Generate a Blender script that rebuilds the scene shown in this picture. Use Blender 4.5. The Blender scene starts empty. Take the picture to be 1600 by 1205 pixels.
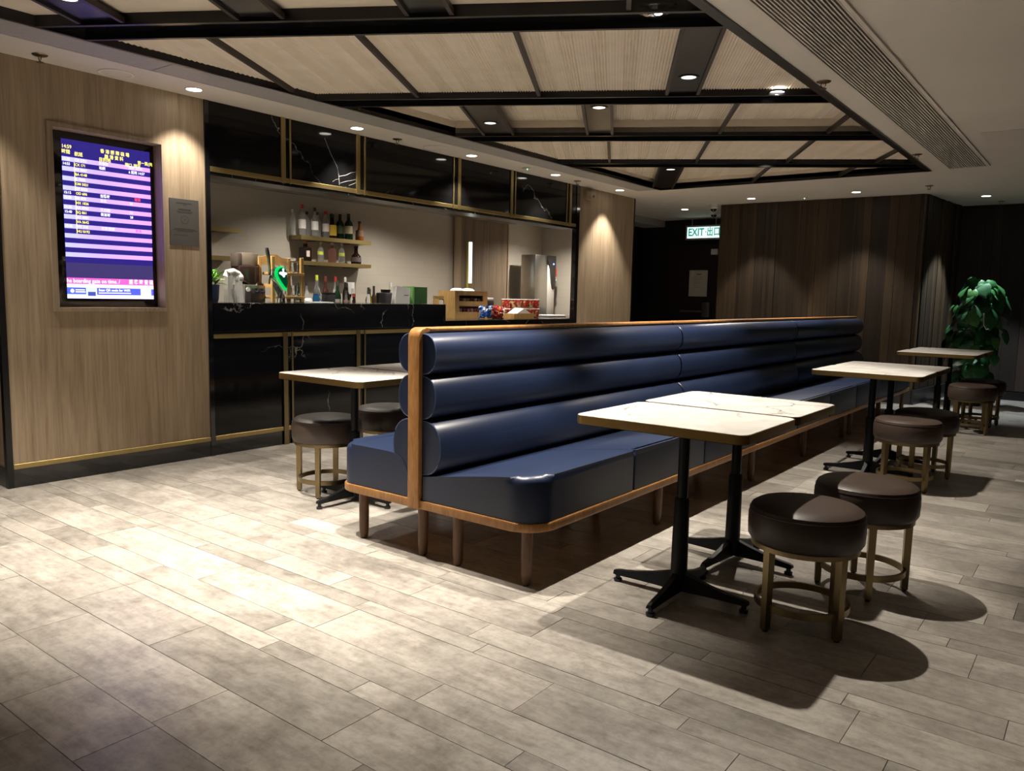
import bpy, bmesh, math, random
from mathutils import Vector, Matrix
random.seed(7)
S = bpy.context.scene
COL = S.collection
PI = math.pi
R = math.radians

# ------------------------------------------------------------------ camera
yaw, pitch, roll = R(37.2606), R(6.4715), R(1.2425)
fw = Vector((-math.sin(yaw)*math.cos(pitch), math.cos(yaw)*math.cos(pitch), -math.sin(pitch)))
rt = Vector((math.cos(yaw), math.sin(yaw), 0)); up = rt.cross(fw)
rt, up = rt*math.cos(roll)+up*math.sin(roll), -rt*math.sin(roll)+up*math.cos(roll)
cd = bpy.data.cameras.new('camera'); cam = bpy.data.objects.new('camera', cd); COL.objects.link(cam)
M = Matrix((rt, up, -fw)).transposed().to_4x4(); M.translation = (0, 0, 1.2)
cam.matrix_world = M
cd.sensor_width = 36; cd.lens = 1229.6/1600*36; cd.clip_start = .05
S.camera = cam
# ------------------------------------------------------------------ world, exposure
w = bpy.data.worlds.new('world'); S.world = w; w.use_nodes = True
w.node_tree.nodes['Background'].inputs[0].default_value = (.9, .8, .7, 1)
w.node_tree.nodes['Background'].inputs[1].default_value = .0
S.view_settings.view_transform = 'Standard'; S.view_settings.look = 'None'
S.view_settings.gamma = 1; S.view_settings.use_curve_mapping = False
S.view_settings.exposure = 0.85
WARM = (1.0, .86, .68); NEUT = (1.0, .92, .81); COOL = (.82, .93, 1.0)
CZ = 2.505                     # ceiling height

# ------------------------------------------------------------------ helpers
class G:
    def __init__(s): s.bm = bmesh.new()
    def add(s, verts, faces):
        v = [s.bm.verts.new(p) for p in verts]
        for f in faces:
            try: s.bm.faces.new([v[i] for i in f])
            except ValueError: pass
        return s
    def box(s, x0, x1, y0, y1, z0, z1, bev=0, seg=2):
        v = [(x, y, z) for x in (x0, x1) for y in (y0, y1) for z in (z0, z1)]
        f = [(0, 1, 3, 2), (4, 6, 7, 5), (0, 4, 5, 1), (2, 3, 7, 6), (0, 2, 6, 4), (1, 5, 7, 3)]
        if bev <= 0: return s.add(v, f)
        t = G().add(v, f)
        bmesh.ops.bevel(t.bm, geom=t.bm.edges[:], offset=bev, segments=seg, profile=.5, affect='EDGES')
        return s.merge(t)
    def merge(s, t):
        t.bm.verts.index_update()
        s.add([v.co.copy() for v in t.bm.verts], [[v.index for v in f.verts] for f in t.bm.faces]); t.bm.free(); return s
    def prism(s, poly, z0, z1, bev=0, seg=3, only_top=False):
        n = len(poly); t = G()
        t.add([(p[0], p[1], z0) for p in poly]+[(p[0], p[1], z1) for p in poly],
              [tuple(range(n-1, -1, -1)), tuple(range(n, 2*n))]+[(i, (i+1) % n, n+(i+1) % n, n+i) for i in range(n)])
        if bev > 0:
            es = [e for e in t.bm.edges if abs(e.verts[0].co.z-e.verts[1].co.z) < 1e-6 and (not only_top or e.verts[0].co.z > (z0+z1)/2)]
            bmesh.ops.bevel(t.bm, geom=es, offset=bev, segments=seg, profile=.5, affect='EDGES')
        return s.merge(t)
    def lathe(s, prof, n=24, c=(0, 0, 0), close=True):
        v = []; f = []; m = len(prof)
        for i in range(n):
            a = 2*PI*i/n
            for r, z in prof: v.append((c[0]+r*math.cos(a), c[1]+r*math.sin(a), c[2]+z))
        for i in range(n):
            j = (i+1) % n
            for k in range(m-1): f.append((i*m+k, j*m+k, j*m+k+1, i*m+k+1))
        if close:
            f.append([i*m for i in range(n-1, -1, -1)]); f.append([i*m+m-1 for i in range(n)])
        return s.add(v, f)
    def cyl(s, x, y, z0, z1, r, r2=None, n=16):
        return s.lathe([(r, z0), (r if r2 is None else r2, z1)], n, (x, y, 0))
    def tube(s, pts, r, n=8):
        pts = [Vector(p) for p in pts]; v = []; f = []; m = len(pts)
        rr = r if isinstance(r, (list, tuple)) else [r]*m
        for i, p in enumerate(pts):
            d = (pts[min(i+1, m-1)]-pts[max(i-1, 0)]).normalized()
            a = d.cross(Vector((0, 0, 1)) if abs(d.z) < .9 else Vector((1, 0, 0))).normalized(); b = d.cross(a)
            for k in range(n):
                t = 2*PI*k/n; v.append(p+(a*math.cos(t)+b*math.sin(t))*rr[i])
        for i in range(m-1):
            for k in range(n): f.append((i*n+k, i*n+(k+1) % n, (i+1)*n+(k+1) % n, (i+1)*n+k))
        f.append(list(range(n-1, -1, -1))); f.append([(m-1)*n+k for k in range(n)])
        return s.add(v, f)
    def ring(s, ro, ri, z0, z1, n=32, c=(0, 0, 0)):
        v = []; f = []
        for i in range(n):
            a = 2*PI*i/n; ca, sa = math.cos(a), math.sin(a)
            for r, z in ((ro, z0), (ro, z1), (ri, z1), (ri, z0)): v.append((c[0]+r*ca, c[1]+r*sa, c[2]+z))
        for i in range(n):
            j = (i+1) % n
            for k in range(4): f.append((i*4+k, j*4+k, j*4+(k+1) % 4, i*4+(k+1) % 4))
        return s.add(v, f)
    def sphere(s, c, r, n=16, m=10, sc=(1, 1, 1)):
        v = [(c[0], c[1], c[2]-r*sc[2])]; f = []
        for i in range(1, m):
            a = -PI/2+PI*i/m
            for k in range(n):
                t = 2*PI*k/n
                v.append((c[0]+r*sc[0]*math.cos(a)*math.cos(t), c[1]+r*sc[1]*math.cos(a)*math.sin(t), c[2]+r*sc[2]*math.sin(a)))
        v.append((c[0], c[1], c[2]+r*sc[2])); L = len(v)-1
        for k in range(n):
            f.append((0, 1+(k+1) % n, 1+k)); f.append((L, L-n+k, L-n+(k+1) % n))
        for i in range(m-2):
            for k in range(n): f.append((1+i*n+k, 1+i*n+(k+1) % n, 1+(i+1)*n+(k+1) % n, 1+(i+1)*n+k))
        return s.add(v, f)
    def xf(s, mat):
        bmesh.ops.transform(s.bm, matrix=mat, verts=s.bm.verts[:]); return s

def obj(name, g, mat, parent=None, loc=None, rot=None, smooth=True, ang=35):
    if isinstance(g, G):
        bmesh.ops.recalc_face_normals(g.bm, faces=g.bm.faces[:])
        me = bpy.data.meshes.new(name); g.bm.to_mesh(me); g.bm.free()
        if smooth and len(me.polygons):
            me.polygons.foreach_set('use_smooth', [True]*len(me.polygons)); me.set_sharp_from_angle(angle=R(ang))
        me.materials.append(mat)
    else: me = g
    o = bpy.data.objects.new(name, me); COL.objects.link(o)
    if parent: o.parent = parent
    if loc: o.location = loc
    if rot: o.rotation_euler = rot
    return o
def tag(o, label=None, cat=None, group=None, kind=None):
    if label: o['label'] = label
    if cat: o['category'] = cat
    if group: o['group'] = group
    if kind: o['kind'] = kind
    return o
def thing(name, label, cat, loc=(0, 0, 0), rz=0, group=None):
    o = bpy.data.objects.new(name, None); COL.objects.link(o); o.empty_display_size = .1
    o.location = loc; o.rotation_euler = (0, 0, rz)
    return tag(o, label, cat, group)
def struct(name, g, mat, label, **k):
    return tag(obj(name, g, mat, **k), label, kind='structure')
def dup(root, loc, rz, label=None, group=None):
    r = root.copy(); COL.objects.link(r); r.location = loc; r.rotation_euler = (0, 0, rz)
    if label: r['label'] = label
    if group: r['group'] = group
    for ch in list(root.children):
        c = ch.copy(); COL.objects.link(c); c.parent = r
        for gch in list(ch.children):
            d = gch.copy(); COL.objects.link(d); d.parent = c
    return r
def text(body, size, mat, parent, loc, rot, name='lettering', align='LEFT', sx=1.0, ext=.0006, bold=0):
    cu = bpy.data.curves.new('t', 'FONT'); cu.body = body; cu.size = size; cu.extrude = ext; cu.align_x = align
    cu.align_y = 'CENTER'; cu.resolution_u = 2; cu.offset = bold
    t = bpy.data.objects.new('t', cu); COL.objects.link(t)
    dg = bpy.context.evaluated_depsgraph_get()
    me = bpy.data.meshes.new_from_object(t.evaluated_get(dg)); bpy.data.objects.remove(t); bpy.data.curves.remove(cu)
    me.materials.clear(); me.materials.append(mat)
    o = bpy.data.objects.new(name, me); COL.objects.link(o); o.parent = parent; o.location = loc; o.rotation_euler = rot; o.scale = (sx, 1, 1)
    return o

# ------------------------------------------------------------------ materials
def mk(name):
    m = bpy.data.materials.new(name); m.use_nodes = True
    return m, m.node_tree, m.node_tree.nodes['Principled BSDF']
def N(nt, t, **k):
    n = nt.nodes.new(t)
    for a, b in k.items(): setattr(n, a, b)
    return n
def mat(name, col, rough=.5, metal=0, spec=.5, trans=0, emit=None, es=0, coat=0, ior=1.45, alpha=1):
    m, nt, b = mk(name)
    b.inputs['Base Color'].default_value = (*col, 1); b.inputs['Roughness'].default_value = rough
    b.inputs['Metallic'].default_value = metal; b.inputs['Specular IOR Level'].default_value = spec
    b.inputs['Transmission Weight'].default_value = trans; b.inputs['Coat Weight'].default_value = coat
    b.inputs['IOR'].default_value = ior; b.inputs['Alpha'].default_value = alpha
    if emit: b.inputs['Emission Color'].default_value = (*emit, 1); b.inputs['Emission Strength'].default_value = es
    return m
def coords(nt, scale, kind='Object', rot=(0, 0, 0)):
    if kind == 'World': src = N(nt, 'ShaderNodeNewGeometry').outputs['Position']
    else: src = N(nt, 'ShaderNodeTexCoord').outputs[kind]
    mp = N(nt, 'ShaderNodeMapping'); mp.inputs['Scale'].default_value = scale; mp.inputs['Rotation'].default_value = rot
    nt.links.new(src, mp.inputs[0]); return mp
def noise(nt, vec, scale, detail=6, rough=.6, dist=0):
    n = N(nt, 'ShaderNodeTexNoise'); n.inputs['Scale'].default_value = scale; n.inputs['Detail'].default_value = detail
    n.inputs['Roughness'].default_value = rough; n.inputs['Distortion'].default_value = dist
    nt.links.new(vec, n.inputs['Vector']); return n
def ramp(nt, fac, stops):
    r = N(nt, 'ShaderNodeValToRGB'); e = r.color_ramp.elements
    while len(e) > 1: e.remove(e[0])
    e[0].position = stops[0][0]; e[0].color = (*stops[0][1], 1)
    for p, c in stops[1:]:
        x = e.new(p); x.color = (*c, 1)
    nt.links.new(fac, r.inputs[0]); return r
def mixc(nt, a, b, fac, mode='MIX'):
    x = N(nt, 'ShaderNodeMix', data_type='RGBA', blend_type=mode)
    for s, v in ((6, a), (7, b), (0, fac)):
        if isinstance(v, (int, float)): x.inputs[s].default_value = v
        elif isinstance(v, tuple): x.inputs[s].default_value = (*v, 1)
        else: nt.links.new(v, x.inputs[s])
    return x.outputs[2]
def bump(nt, b, h, strength=.2, dist=.01):
    n = N(nt, 'ShaderNodeBump'); n.inputs['Strength'].default_value = strength; n.inputs['Distance'].default_value = dist
    nt.links.new(h, n.inputs['Height']); nt.links.new(n.outputs[0], b.inputs['Normal'])
def wood(name, c0, c1, c2, scale=(26, 26, 1.3), rough=.5, kind='World', rnd=False, bs=.08, spec=.35):
    m, nt, b = mk(name); mp = coords(nt, scale, kind); vec = mp.outputs[0]
    if rnd:
        oi = N(nt, 'ShaderNodeObjectInfo'); ad = N(nt, 'ShaderNodeVectorMath', operation='SCALE'); ad.inputs['Scale'].default_value = 40
        cv = N(nt, 'ShaderNodeCombineXYZ')
        for i in range(3): nt.links.new(oi.outputs['Random'], cv.inputs[i])
        nt.links.new(cv.outputs[0], ad.inputs[0]); av = N(nt, 'ShaderNodeVectorMath', operation='ADD')
        nt.links.new(vec, av.inputs[0]); nt.links.new(ad.outputs[0], av.inputs[1]); vec = av.outputs[0]
    n1 = noise(nt, vec, 1.0, 8, .65, .6); n2 = noise(nt, vec, 4.5, 4, .6, .2)
    c = ramp(nt, n1.outputs[0], [(.25, c0), (.5, c1), (.75, c2)]).outputs[0]
    f = ramp(nt, n2.outputs[0], [(.35, (.62, .6, .58)), (.6, (1, 1, 1))]).outputs[0]
    c = mixc(nt, c, f, .55, 'MULTIPLY')
    if rnd:
        rr = ramp(nt, oi.outputs['Random'], [(0, (.5, .5, .5)), (.5, (.95, .9, .85)), (1, (1.5, 1.4, 1.25))]).outputs[0]
        c = mixc(nt, c, rr, 1.0, 'MULTIPLY')
    nt.links.new(c, b.inputs['Base Color']); b.inputs['Roughness'].default_value = rough; b.inputs['Specular IOR Level'].default_value = spec
    bump(nt, b, n2.outputs[0], bs, .004); return m
def marble(name, base, vein, scale, thr, rough, mask=(.5, .62), soft=None, spec=.5):
    m, nt, b = mk(name); mp = coords(nt, (1, 1, 1), 'World')
    d = noise(nt, mp.outputs[0], 1.7*scale, 7, .6)
    ad = N(nt, 'ShaderNodeVectorMath', operation='MULTIPLY_ADD'); ad.inputs[1].default_value = (.55/scale,)*3
    nt.links.new(d.outputs['Color'], ad.inputs[0]); nt.links.new(mp.outputs[0], ad.inputs[2])
    vo = N(nt, 'ShaderNodeTexVoronoi', feature='DISTANCE_TO_EDGE'); vo.inputs['Scale'].default_value = scale
    nt.links.new(ad.outputs[0], vo.inputs['Vector'])
    v = ramp(nt, vo.outputs['Distance'], [(0, (1, 1, 1)), (thr*.5, (.45,)*3), (thr, (0, 0, 0))]).outputs[0]
    k = noise(nt, mp.outputs[0], 1.3*scale, 3, .5)
    k = ramp(nt, k.outputs[0], [(mask[0], (0, 0, 0)), (mask[1], (1, 1, 1))]).outputs[0]
    f = mixc(nt, v, k, 1.0, 'MULTIPLY')
    bc = base
    if soft:
        sn = noise(nt, mp.outputs[0], 2.4*scale, 6, .6, 1.0)
        bc = ramp(nt, sn.outputs[0], [(.4, base), (.72, soft)]).outputs[0]
    c = mixc(nt, bc, vein, f); nt.links.new(c, b.inputs['Base Color'])
    b.inputs['Roughness'].default_value = rough; b.inputs['Specular IOR Level'].default_value = spec; return m
def leather(name, col, rough=.36, bs=.05):
    m, nt, b = mk(name); mp = coords(nt, (1, 1, 1))
    n = noise(nt, mp.outputs[0], 3, 3, .5); n2 = noise(nt, mp.outputs[0], 260, 2, .5)
    c = ramp(nt, n.outputs[0], [(.3, tuple(x*.88 for x in col)), (.7, tuple(x*1.1 for x in col))]).outputs[0]
    nt.links.new(c, b.inputs['Base Color']); b.inputs['Roughness'].default_value = rough
    bump(nt, b, n2.outputs[0], bs, .002); return m
def mottled(name, c0, c1, scale=3, rough=.7, bs=.03, kind='World', spec=.4):
    m, nt, b = mk(name); mp = coords(nt, (1, 1, 1), kind)
    n = noise(nt, mp.outputs[0], scale, 5, .6)
    nt.links.new(ramp(nt, n.outputs[0], [(.3, c0), (.7, c1)]).outputs[0], b.inputs['Base Color'])
    n2 = noise(nt, mp.outputs[0], 90, 2, .5); b.inputs['Specular IOR Level'].default_value = spec
    b.inputs['Roughness'].default_value = rough; bump(nt, b, n2.outputs[0], bs, .003); return m
def brushed(name, col, rough=.3, scale=(60, 60, 2)):
    m, nt, b = mk(name); mp = coords(nt, scale)
    n = noise(nt, mp.outputs[0], 6, 4, .6); b.inputs['Metallic'].default_value = 1
    nt.links.new(ramp(nt, n.outputs[0], [(.3, tuple(x*.82 for x in col)), (.7, col)]).outputs[0], b.inputs['Base Color'])
    b.inputs['Roughness'].default_value = rough; return m

M_paint = mottled('ceiling_paint', (.68, .63, .555), (.72, .665, .59), 2, .8, .02)
M_paint2 = mat('trim_paint', (.66, .61, .54), .7)
M_rim = mat('speaker_rim', (.86, .82, .76), .6)
M_vent = mottled('perforated_metal', (.34, .33, .32), (.40, .39, .37), 30, .55, .25)
M_wood = wood('oak_veneer', (.255, .188, .120), (.375, .285, .188), (.455, .355, .245), (17, 17, .75))
M_plank = wood('dark_planks', (.023, .0150, .0080), (.042, .0285, .0160), (.064, .045, .0255), (22, 22, .7), .55, rnd=True)
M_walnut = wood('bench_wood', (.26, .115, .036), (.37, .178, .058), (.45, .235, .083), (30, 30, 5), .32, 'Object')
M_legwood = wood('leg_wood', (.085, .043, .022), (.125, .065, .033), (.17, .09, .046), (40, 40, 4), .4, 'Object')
M_bamboo = wood('bamboo', (.42, .24, .08), (.54, .33, .12), (.62, .40, .16), (40, 40, 5), .45, 'Object')
M_blackmarble = marble('black_marble', (.006, .006, .0065), (.24, .235, .22), 2.6, .009, .12, (.50, .60), spec=.3)
M_blackpanel = marble('black_marble_panel', (.006, .006, .0065), (.30, .29, .27), .9, .004, .08, (.52, .60), spec=.28)
M_whitemarble = marble('white_marble', (.84, .81, .75), (.22, .21, .19), 2.6, .018, .2, (.46, .58), soft=(.66, .63, .58))
M_black = mat('black_lacquer', (.008, .0075, .008), .32)
M_blackgloss = mat('black_gloss', (.006, .006, .007), .07, spec=1.0)
M_blackmetal = mat('black_metal', (.007, .0072, .008), .45, spec=.35)
M_brown = mat('bronze_slat', (.030, .021, .016), .45)
M_channel = mat('channel_board', (.022, .018, .016), .3)
M_chgloss = mat('channel_gloss', (.010, .009, .011), .24, spec=1.0)
M_brass = brushed('brushed_brass', (.52, .40, .17), .42)
M_brassdk = brushed('antique_brass', (.28, .215, .115), .36)
M_fabric = mottled('pleated_fabric', (.72, .635, .51), (.80, .71, .575), 6, .85, .1)
M_navy = leather('navy_leather', (.0115, .0205, .052), .37)
M_brownl = leather('brown_leather', (.050, .033, .025), .42)
M_steel = brushed('stainless', (.58, .57, .55), .28, (2, 2, 60))
M_chrome = mat('chrome', (.75, .75, .75), .1, 1)
M_lens = mat('lamp_lens', (1, 1, 1), .4, emit=(1, .93, .82), es=9)
M_lensdim = mat('lamp_lens_deep', (1, 1, 1), .4, emit=(1, .93, .82), es=.9)
M_white = mat('white_plastic', (.72, .71, .69), .4)
M_dark = mat('dark_plastic', (.02, .02, .022), .35)
M_glass = mat('clear_glass', (.95, .97, .97), .03, trans=1, ior=1.3)
M_tilewall = None

def tile_material():
    m, nt, b = mk('concrete_tile')
    oi = N(nt, 'ShaderNodeObjectInfo'); ge = N(nt, 'ShaderNodeNewGeometry')
    ad = N(nt, 'ShaderNodeMath', operation='ADD'); nt.links.new(oi.outputs['Random'], ad.inputs[0]); nt.links.new(ge.outputs['Random Per Island'], ad.inputs[1])
    fr = N(nt, 'ShaderNodeMath', operation='FRACT'); nt.links.new(ad.outputs[0], fr.inputs[0])
    cv = N(nt, 'ShaderNodeCombineXYZ'); nt.links.new(fr.outputs[0], cv.inputs[2])
    sc = N(nt, 'ShaderNodeVectorMath', operation='MULTIPLY_ADD'); sc.inputs[1].default_value = (0, 0, 37)
    nt.links.new(cv.outputs[0], sc.inputs[0]); nt.links.new(ge.outputs['Position'], sc.inputs[2])
    a = noise(nt, sc.outputs[0], 3.2, 9, .68, .5)
    mp = N(nt, 'ShaderNodeMapping'); mp.inputs['Scale'].default_value = (1.6, 6, 1); nt.links.new(sc.outputs[0], mp.inputs[0])
    s = noise(nt, mp.outputs[0], 5, 7, .7)
    c = ramp(nt, a.outputs[0], [(.26, (.19, .17, .148)), (.42, (.30, .275, .243)), (.56, (.39, .36, .32)), (.75, (.47, .438, .394))]).outputs[0]
    f = ramp(nt, s.outputs[0], [(.3, (.62, .60, .57)), (.55, (1, 1, 1)), (.75, (1.12, 1.11, 1.09))]).outputs[0]
    c = mixc(nt, c, f, .8, 'MULTIPLY')
    h = noise(nt, sc.outputs[0], 34, 8, .75)
    c = mixc(nt, c, ramp(nt, h.outputs[0], [(.32, (.70, .69, .67)), (.5, (1, 1, 1)), (.68, (1.16, 1.15, 1.13))]).outputs[0], .75, 'MULTIPLY')
    t = ramp(nt, fr.outputs[0], [(0, (.76, .755, .74)), (.5, (.95, .945, .94)), (1, (1.12, 1.115, 1.10))]).outputs[0]
    c = mixc(nt, c, t, 1.0, 'MULTIPLY'); nt.links.new(c, b.inputs['Base Color'])
    rr = N(nt, 'ShaderNodeMapRange'); rr.inputs[3].default_value = .22; rr.inputs[4].default_value = .42
    nt.links.new(s.outputs[0], rr.inputs[0]); nt.links.new(rr.outputs[0], b.inputs['Roughness'])
    b.inputs['Specular IOR Level'].default_value = .45
    bump(nt, b, s.outputs[0], .06, .004); return m
M_tile = tile_material()

def wall_tile_material():
    m, nt, b = mk('bar_wall_tile'); mp = coords(nt, (1, 1, 1), 'World')
    sep = N(nt, 'ShaderNodeSeparateXYZ'); nt.links.new(mp.outputs[0], sep.inputs[0])
    ad = N(nt, 'ShaderNodeMath', operation='ADD'); nt.links.new(sep.outputs[0], ad.inputs[0]); nt.links.new(sep.outputs[1], ad.inputs[1])
    cv = N(nt, 'ShaderNodeCombineXYZ'); nt.links.new(ad.outputs[0], cv.inputs[0]); nt.links.new(sep.outputs[2], cv.inputs[1])
    br = N(nt, 'ShaderNodeTexBrick'); br.inputs['Scale'].default_value = 1; br.inputs['Brick Width'].default_value = .3; br.inputs['Row Height'].default_value = .1
    br.inputs['Mortar Size'].default_value = .0018; br.inputs['Color1'].default_value = (.47, .43, .365, 1); br.inputs['Color2'].default_value = (.455, .415, .352, 1); br.inputs['Mortar'].default_value = (.425, .385, .33, 1)
    nt.links.new(cv.outputs[0], br.inputs['Vector']); nt.links.new(br.outputs[0], b.inputs['Base Color']); b.inputs['Roughness'].default_value = .16
    n = noise(nt, mp.outputs[0], 14, 3, .5); bump(nt, b, n.outputs[0], .05, .01); return m
M_tilewall = wall_tile_material()

# ------------------------------------------------------------------ lamps of the room
def spot(parent, loc, power, size=76, blend=.35, col=NEUT, rot=(0, 0, 0), rad=.03):
    l = bpy.data.lights.new('spot_lamp', 'SPOT'); l.energy = power; l.spot_size = R(size); l.spot_blend = blend
    l.color = col; l.shadow_soft_size = rad
    o = bpy.data.objects.new('spot_lamp', l); COL.objects.link(o); o.parent = parent; o.location = loc; o.rotation_euler = rot
    return o
LENS_R = .045
LENS_ME = None
def downlight(x, y, z, power, label, group=None, size=76, blend=.35, col=NEUT, deep=False, ring=None, lens=None, rot=(0, 0, 0)):
    t = thing('downlight', label, 'light', (x, y, z), 0, group)
    if deep:
        obj('trim_ring', G().ring(.062, .046, -.003, .004), ring or M_black, t)
        obj('lamp_lens', G().cyl(0, 0, .0005, .003, .044, n=24), lens or M_lensdim, t)
    else:
        obj('trim_ring', G().ring(.058, .048, -.004, .0), ring or M_paint2, t)
        obj('lamp_lens', G().cyl(0, 0, -.003, -.0005, .048, n=24), lens or M_lens, t)
    spot(t, (0, 0, -.012), power, size, blend, col, rot)
    return t

# ================================================================== STRUCTURE
WX = -5.128                    # plane of the bar front and left wall
# ---- floor with its tiles
fl = struct('floor', G().box(-8.2, 3.4, -2.6, 12.4, -.12, -.004), mat('grout', (.12, .108, .094), .8), 'floor of long grey concrete-look tiles in mixed widths')
cube = G().box(-.5, .5, -.5, .5, -1, 0); bmesh.ops.recalc_face_normals(cube.bm, faces=cube.bm.faces[:])
TILE = bpy.data.meshes.new('tile'); cube.bm.to_mesh(TILE); cube.bm.free(); TILE.materials.append(M_tile)
rows = [.61, .83, 1.05, 1.29, 1.51, 1.60, 1.735, 1.955, 2.04, 2.18]
pat = [.22, .09, .135, .22, .22, .09, .22, .135]
y = 2.18; i = 0
while y < 12.2: y += pat[i % 8]; rows.append(y); i += 1
low = [.61]
while low[0] > -2.4: low.insert(0, low[0]-pat[i % 8]); i += 1
rows = low[:-1]+rows
tiles = []
for y0, y1 in zip(rows, rows[1:]):
    x = -8.1+random.random()*.5
    while x < 3.2:
        L = random.choice([.45, .6, .6, .75, .9, 1.1]); tiles.append((x, min(x+L, 3.3), y0, min(y1, 12.3))); x += L
def seen(c):
    d = Vector((c[0], c[1], -1.2)); z = d.dot(fw)
    return z > .3 and abs(d.dot(rt)/z) < .72 and d.dot(up)/z > -.62
def key(t):
    best = 1e9
    for q in ((t[0], t[2]), (t[1], t[2]), (t[0], t[3]), (t[1], t[3]), ((t[0]+t[1])/2, (t[2]+t[3])/2)):
        if seen(q): best = min(best, math.hypot(*q))
    return best/math.sqrt((t[1]-t[0])*(t[3]-t[2])*4)
tiles.sort(key=key)
rest = G()
for k, (x0, x1, y0, y1) in enumerate(tiles):
    gp = .0011; zt = random.uniform(-.0006, .0002)
    if k < 298:
        o = obj('floor_tile', TILE, M_tile, fl, ((x0+x1)/2, (y0+y1)/2, zt)); o.scale = (x1-x0-2*gp, y1-y0-2*gp, .006)
    else: rest.box(x0+gp, x1-gp, y0+gp, y1-gp, -.006, zt)
tag(obj('tile_field', rest, M_tile, fl, smooth=False), kind='stuff')

# ---- walls
def wall_with_hole(x0, x1, y0, y1, z0, z1, hy0, hy1, hz0, hz1, depth):
    g = G(); xf = x1-depth
    g.box(x0, xf, y0, y1, z0, z1); g.box(xf, x1, y0, hy0, z0, z1); g.box(xf, x1, hy1, y1, z0, z1)
    g.box(xf, x1, hy0, hy1, z0, hz0); g.box(xf, x1, hy0, hy1, hz1, z1); return g
wl = struct('wall_left', wall_with_hole(-6.6, WX, 1.85, 3.15, 0, CZ, 2.157, 2.832, 1.072, 2.148, .10), M_wood, 'pale oak veneer wall around the flight display')
bl = struct('baseboard_left', G().box(WX+.0005, WX+.006, 1.85, 3.15, 0, .111).box(-6.6, WX+.006, 1.838, 1.8495, 0, .111), M_blackgloss, 'black baseboard under the oak wall')
struct('trim_1', G().box(WX+.0005, WX+.011, 1.862, 3.148, .1115, .142, .002, 1), M_brass, 'brass strip along the foot of the oak wall')
struct('trim_2', G().box(WX-.03, WX+.008, 1.828, 1.8615, 0, CZ-.001), M_black, 'black metal corner strip at the end of the oak wall')
struct('trim_3', G().box(WX-.2, WX+.01, 3.1505, 3.185, 0, CZ-.001), M_blackgloss, 'black upright between the oak wall and the bar')
fr = struct('trim_4', G().box(WX+.0005, WX+.014, 2.123, 2.157, 1.048, 2.174).box(WX+.0005, WX+.014, 2.832, 2.852, 1.048, 2.174)
            .box(WX+.0005, WX+.014, 2.157, 2.832, 2.148, 2.174).box(WX+.0005, WX+.014, 2.157, 2.832, 1.048, 1.072), wood('oak_trim', (.22, .165, .11), (.31, .24, .165), (.38, .30, .21), (17, 17, .75)), 'narrow oak frame around the display niche')
# column at the end of the bar
struct('wall_column', G().box(WX-.05, WX, 7.972, 9.30, 0, CZ), M_wood, 'oak veneer column under a bright wall washer')
struct('trim_5', G().box(WX-.045, WX+.012, 7.905, 7.9715, 0, CZ-.001), M_blackgloss, 'black upright between the bar and the oak column')
struct('trim_6', G().box(WX-.05, WX+.006, 9.3005, 9.322, 0, CZ-.001), M_black, 'black edge strip on the far side of the oak column')
# bar room behind
BX, BY, BZ = -6.52, 9.20, 2.15
wb = struct('wall_bar_back', G().box(BX-.1, BX, 3.15, 9.3, 0, CZ-.002), M_tilewall, 'pale tiled wall behind the bar')
struct('wall_bar_right', G().box(BX, WX-.0505, BY, 9.3, 0, CZ-.003), M_tilewall, 'pale tiled wall at the end of the bar')
struct('wall_bar_left', G().box(BX, WX-.2005, 3.1505, 3.18, 0, CZ-.003), M_tilewall, 'tiled wall at the near end of the bar')
struct('ceiling_bar', G().box(BX, WX-.2, 3.19, BY, BZ, BZ+.05), mat('soffit', (.30, .275, .245), .22), 'glossy grey ceiling over the bar')
struct('floor_bar', G().box(BX, WX-.25, 3.19, BY, .001, .02), M_dark, 'dark floor behind the bar')
# door behind the bar
d1 = struct('door_1', G().box(BX+.0005, BX+.03, 7.32, 8.38, .02, BZ-.001), wood('door_veneer', (.15, .11, .075), (.22, .165, .115), (.28, .215, .15), (17, 17, .75)), 'oak veneer service door behind the bar')
obj('door_frame', G().box(BX+.0301, BX+.045, 7.30, 7.42, .02, BZ-.001).box(BX+.0301, BX+.042, 8.365, 8.385, .02, BZ-.001), M_wood, d1)
obj('vision_panel', G().box(BX+.0301, BX+.034, 7.575, 7.64, 1.352, 1.862), mat('lit_glass', (.8, .9, .8), .2, emit=(.93, 1, .86), es=1.6), d1)
obj('panel_reveal', G().box(BX+.0301, BX+.036, 7.535, 7.574, 1.25, 1.862), mat('green_brass', (.42, .38, .07), .4), d1)
obj('panel_reveal', G().box(BX+.0301, BX+.036, 7.575, 7.64, 1.25, 1.351), mat('brass_dark', (.20, .14, .04), .4), d1)
# plank wall at the back
PX0, PX1, PY = -4.42, -1.905, 10.452
pw = struct('wall_back', G().box(PX0, PX1-.02, PY+.02, 12.1, 0, CZ), mat('plank_backing', (.02, .015, .011), .7), 'dark wall clad in vertical wooden planks')
PL = bpy.data.meshes.new('plank'); cube = G().box(-.5, .5, -.5, .5, 0, 1); bmesh.ops.recalc_face_normals(cube.bm, faces=cube.bm.faces[:]); cube.bm.to_mesh(PL); cube.bm.free(); PL.materials.append(M_plank)
x = PX0
while x < PX1-.01:
    wd = min(random.choice([.035, .045, .055, .07, .085, .1]), PX1-x)
    dp = random.uniform(.020, .030)
    o = obj('plank', PL, M_plank, pw, (x+wd/2, PY+.021-dp/2, .18)); o.scale = (wd-.0012, dp, CZ-.182); x += wd
ang = math.atan2(11.88-PY, -1.745+1.905); yy = 0; Ls = math.hypot(11.88-PY, .16)
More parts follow.
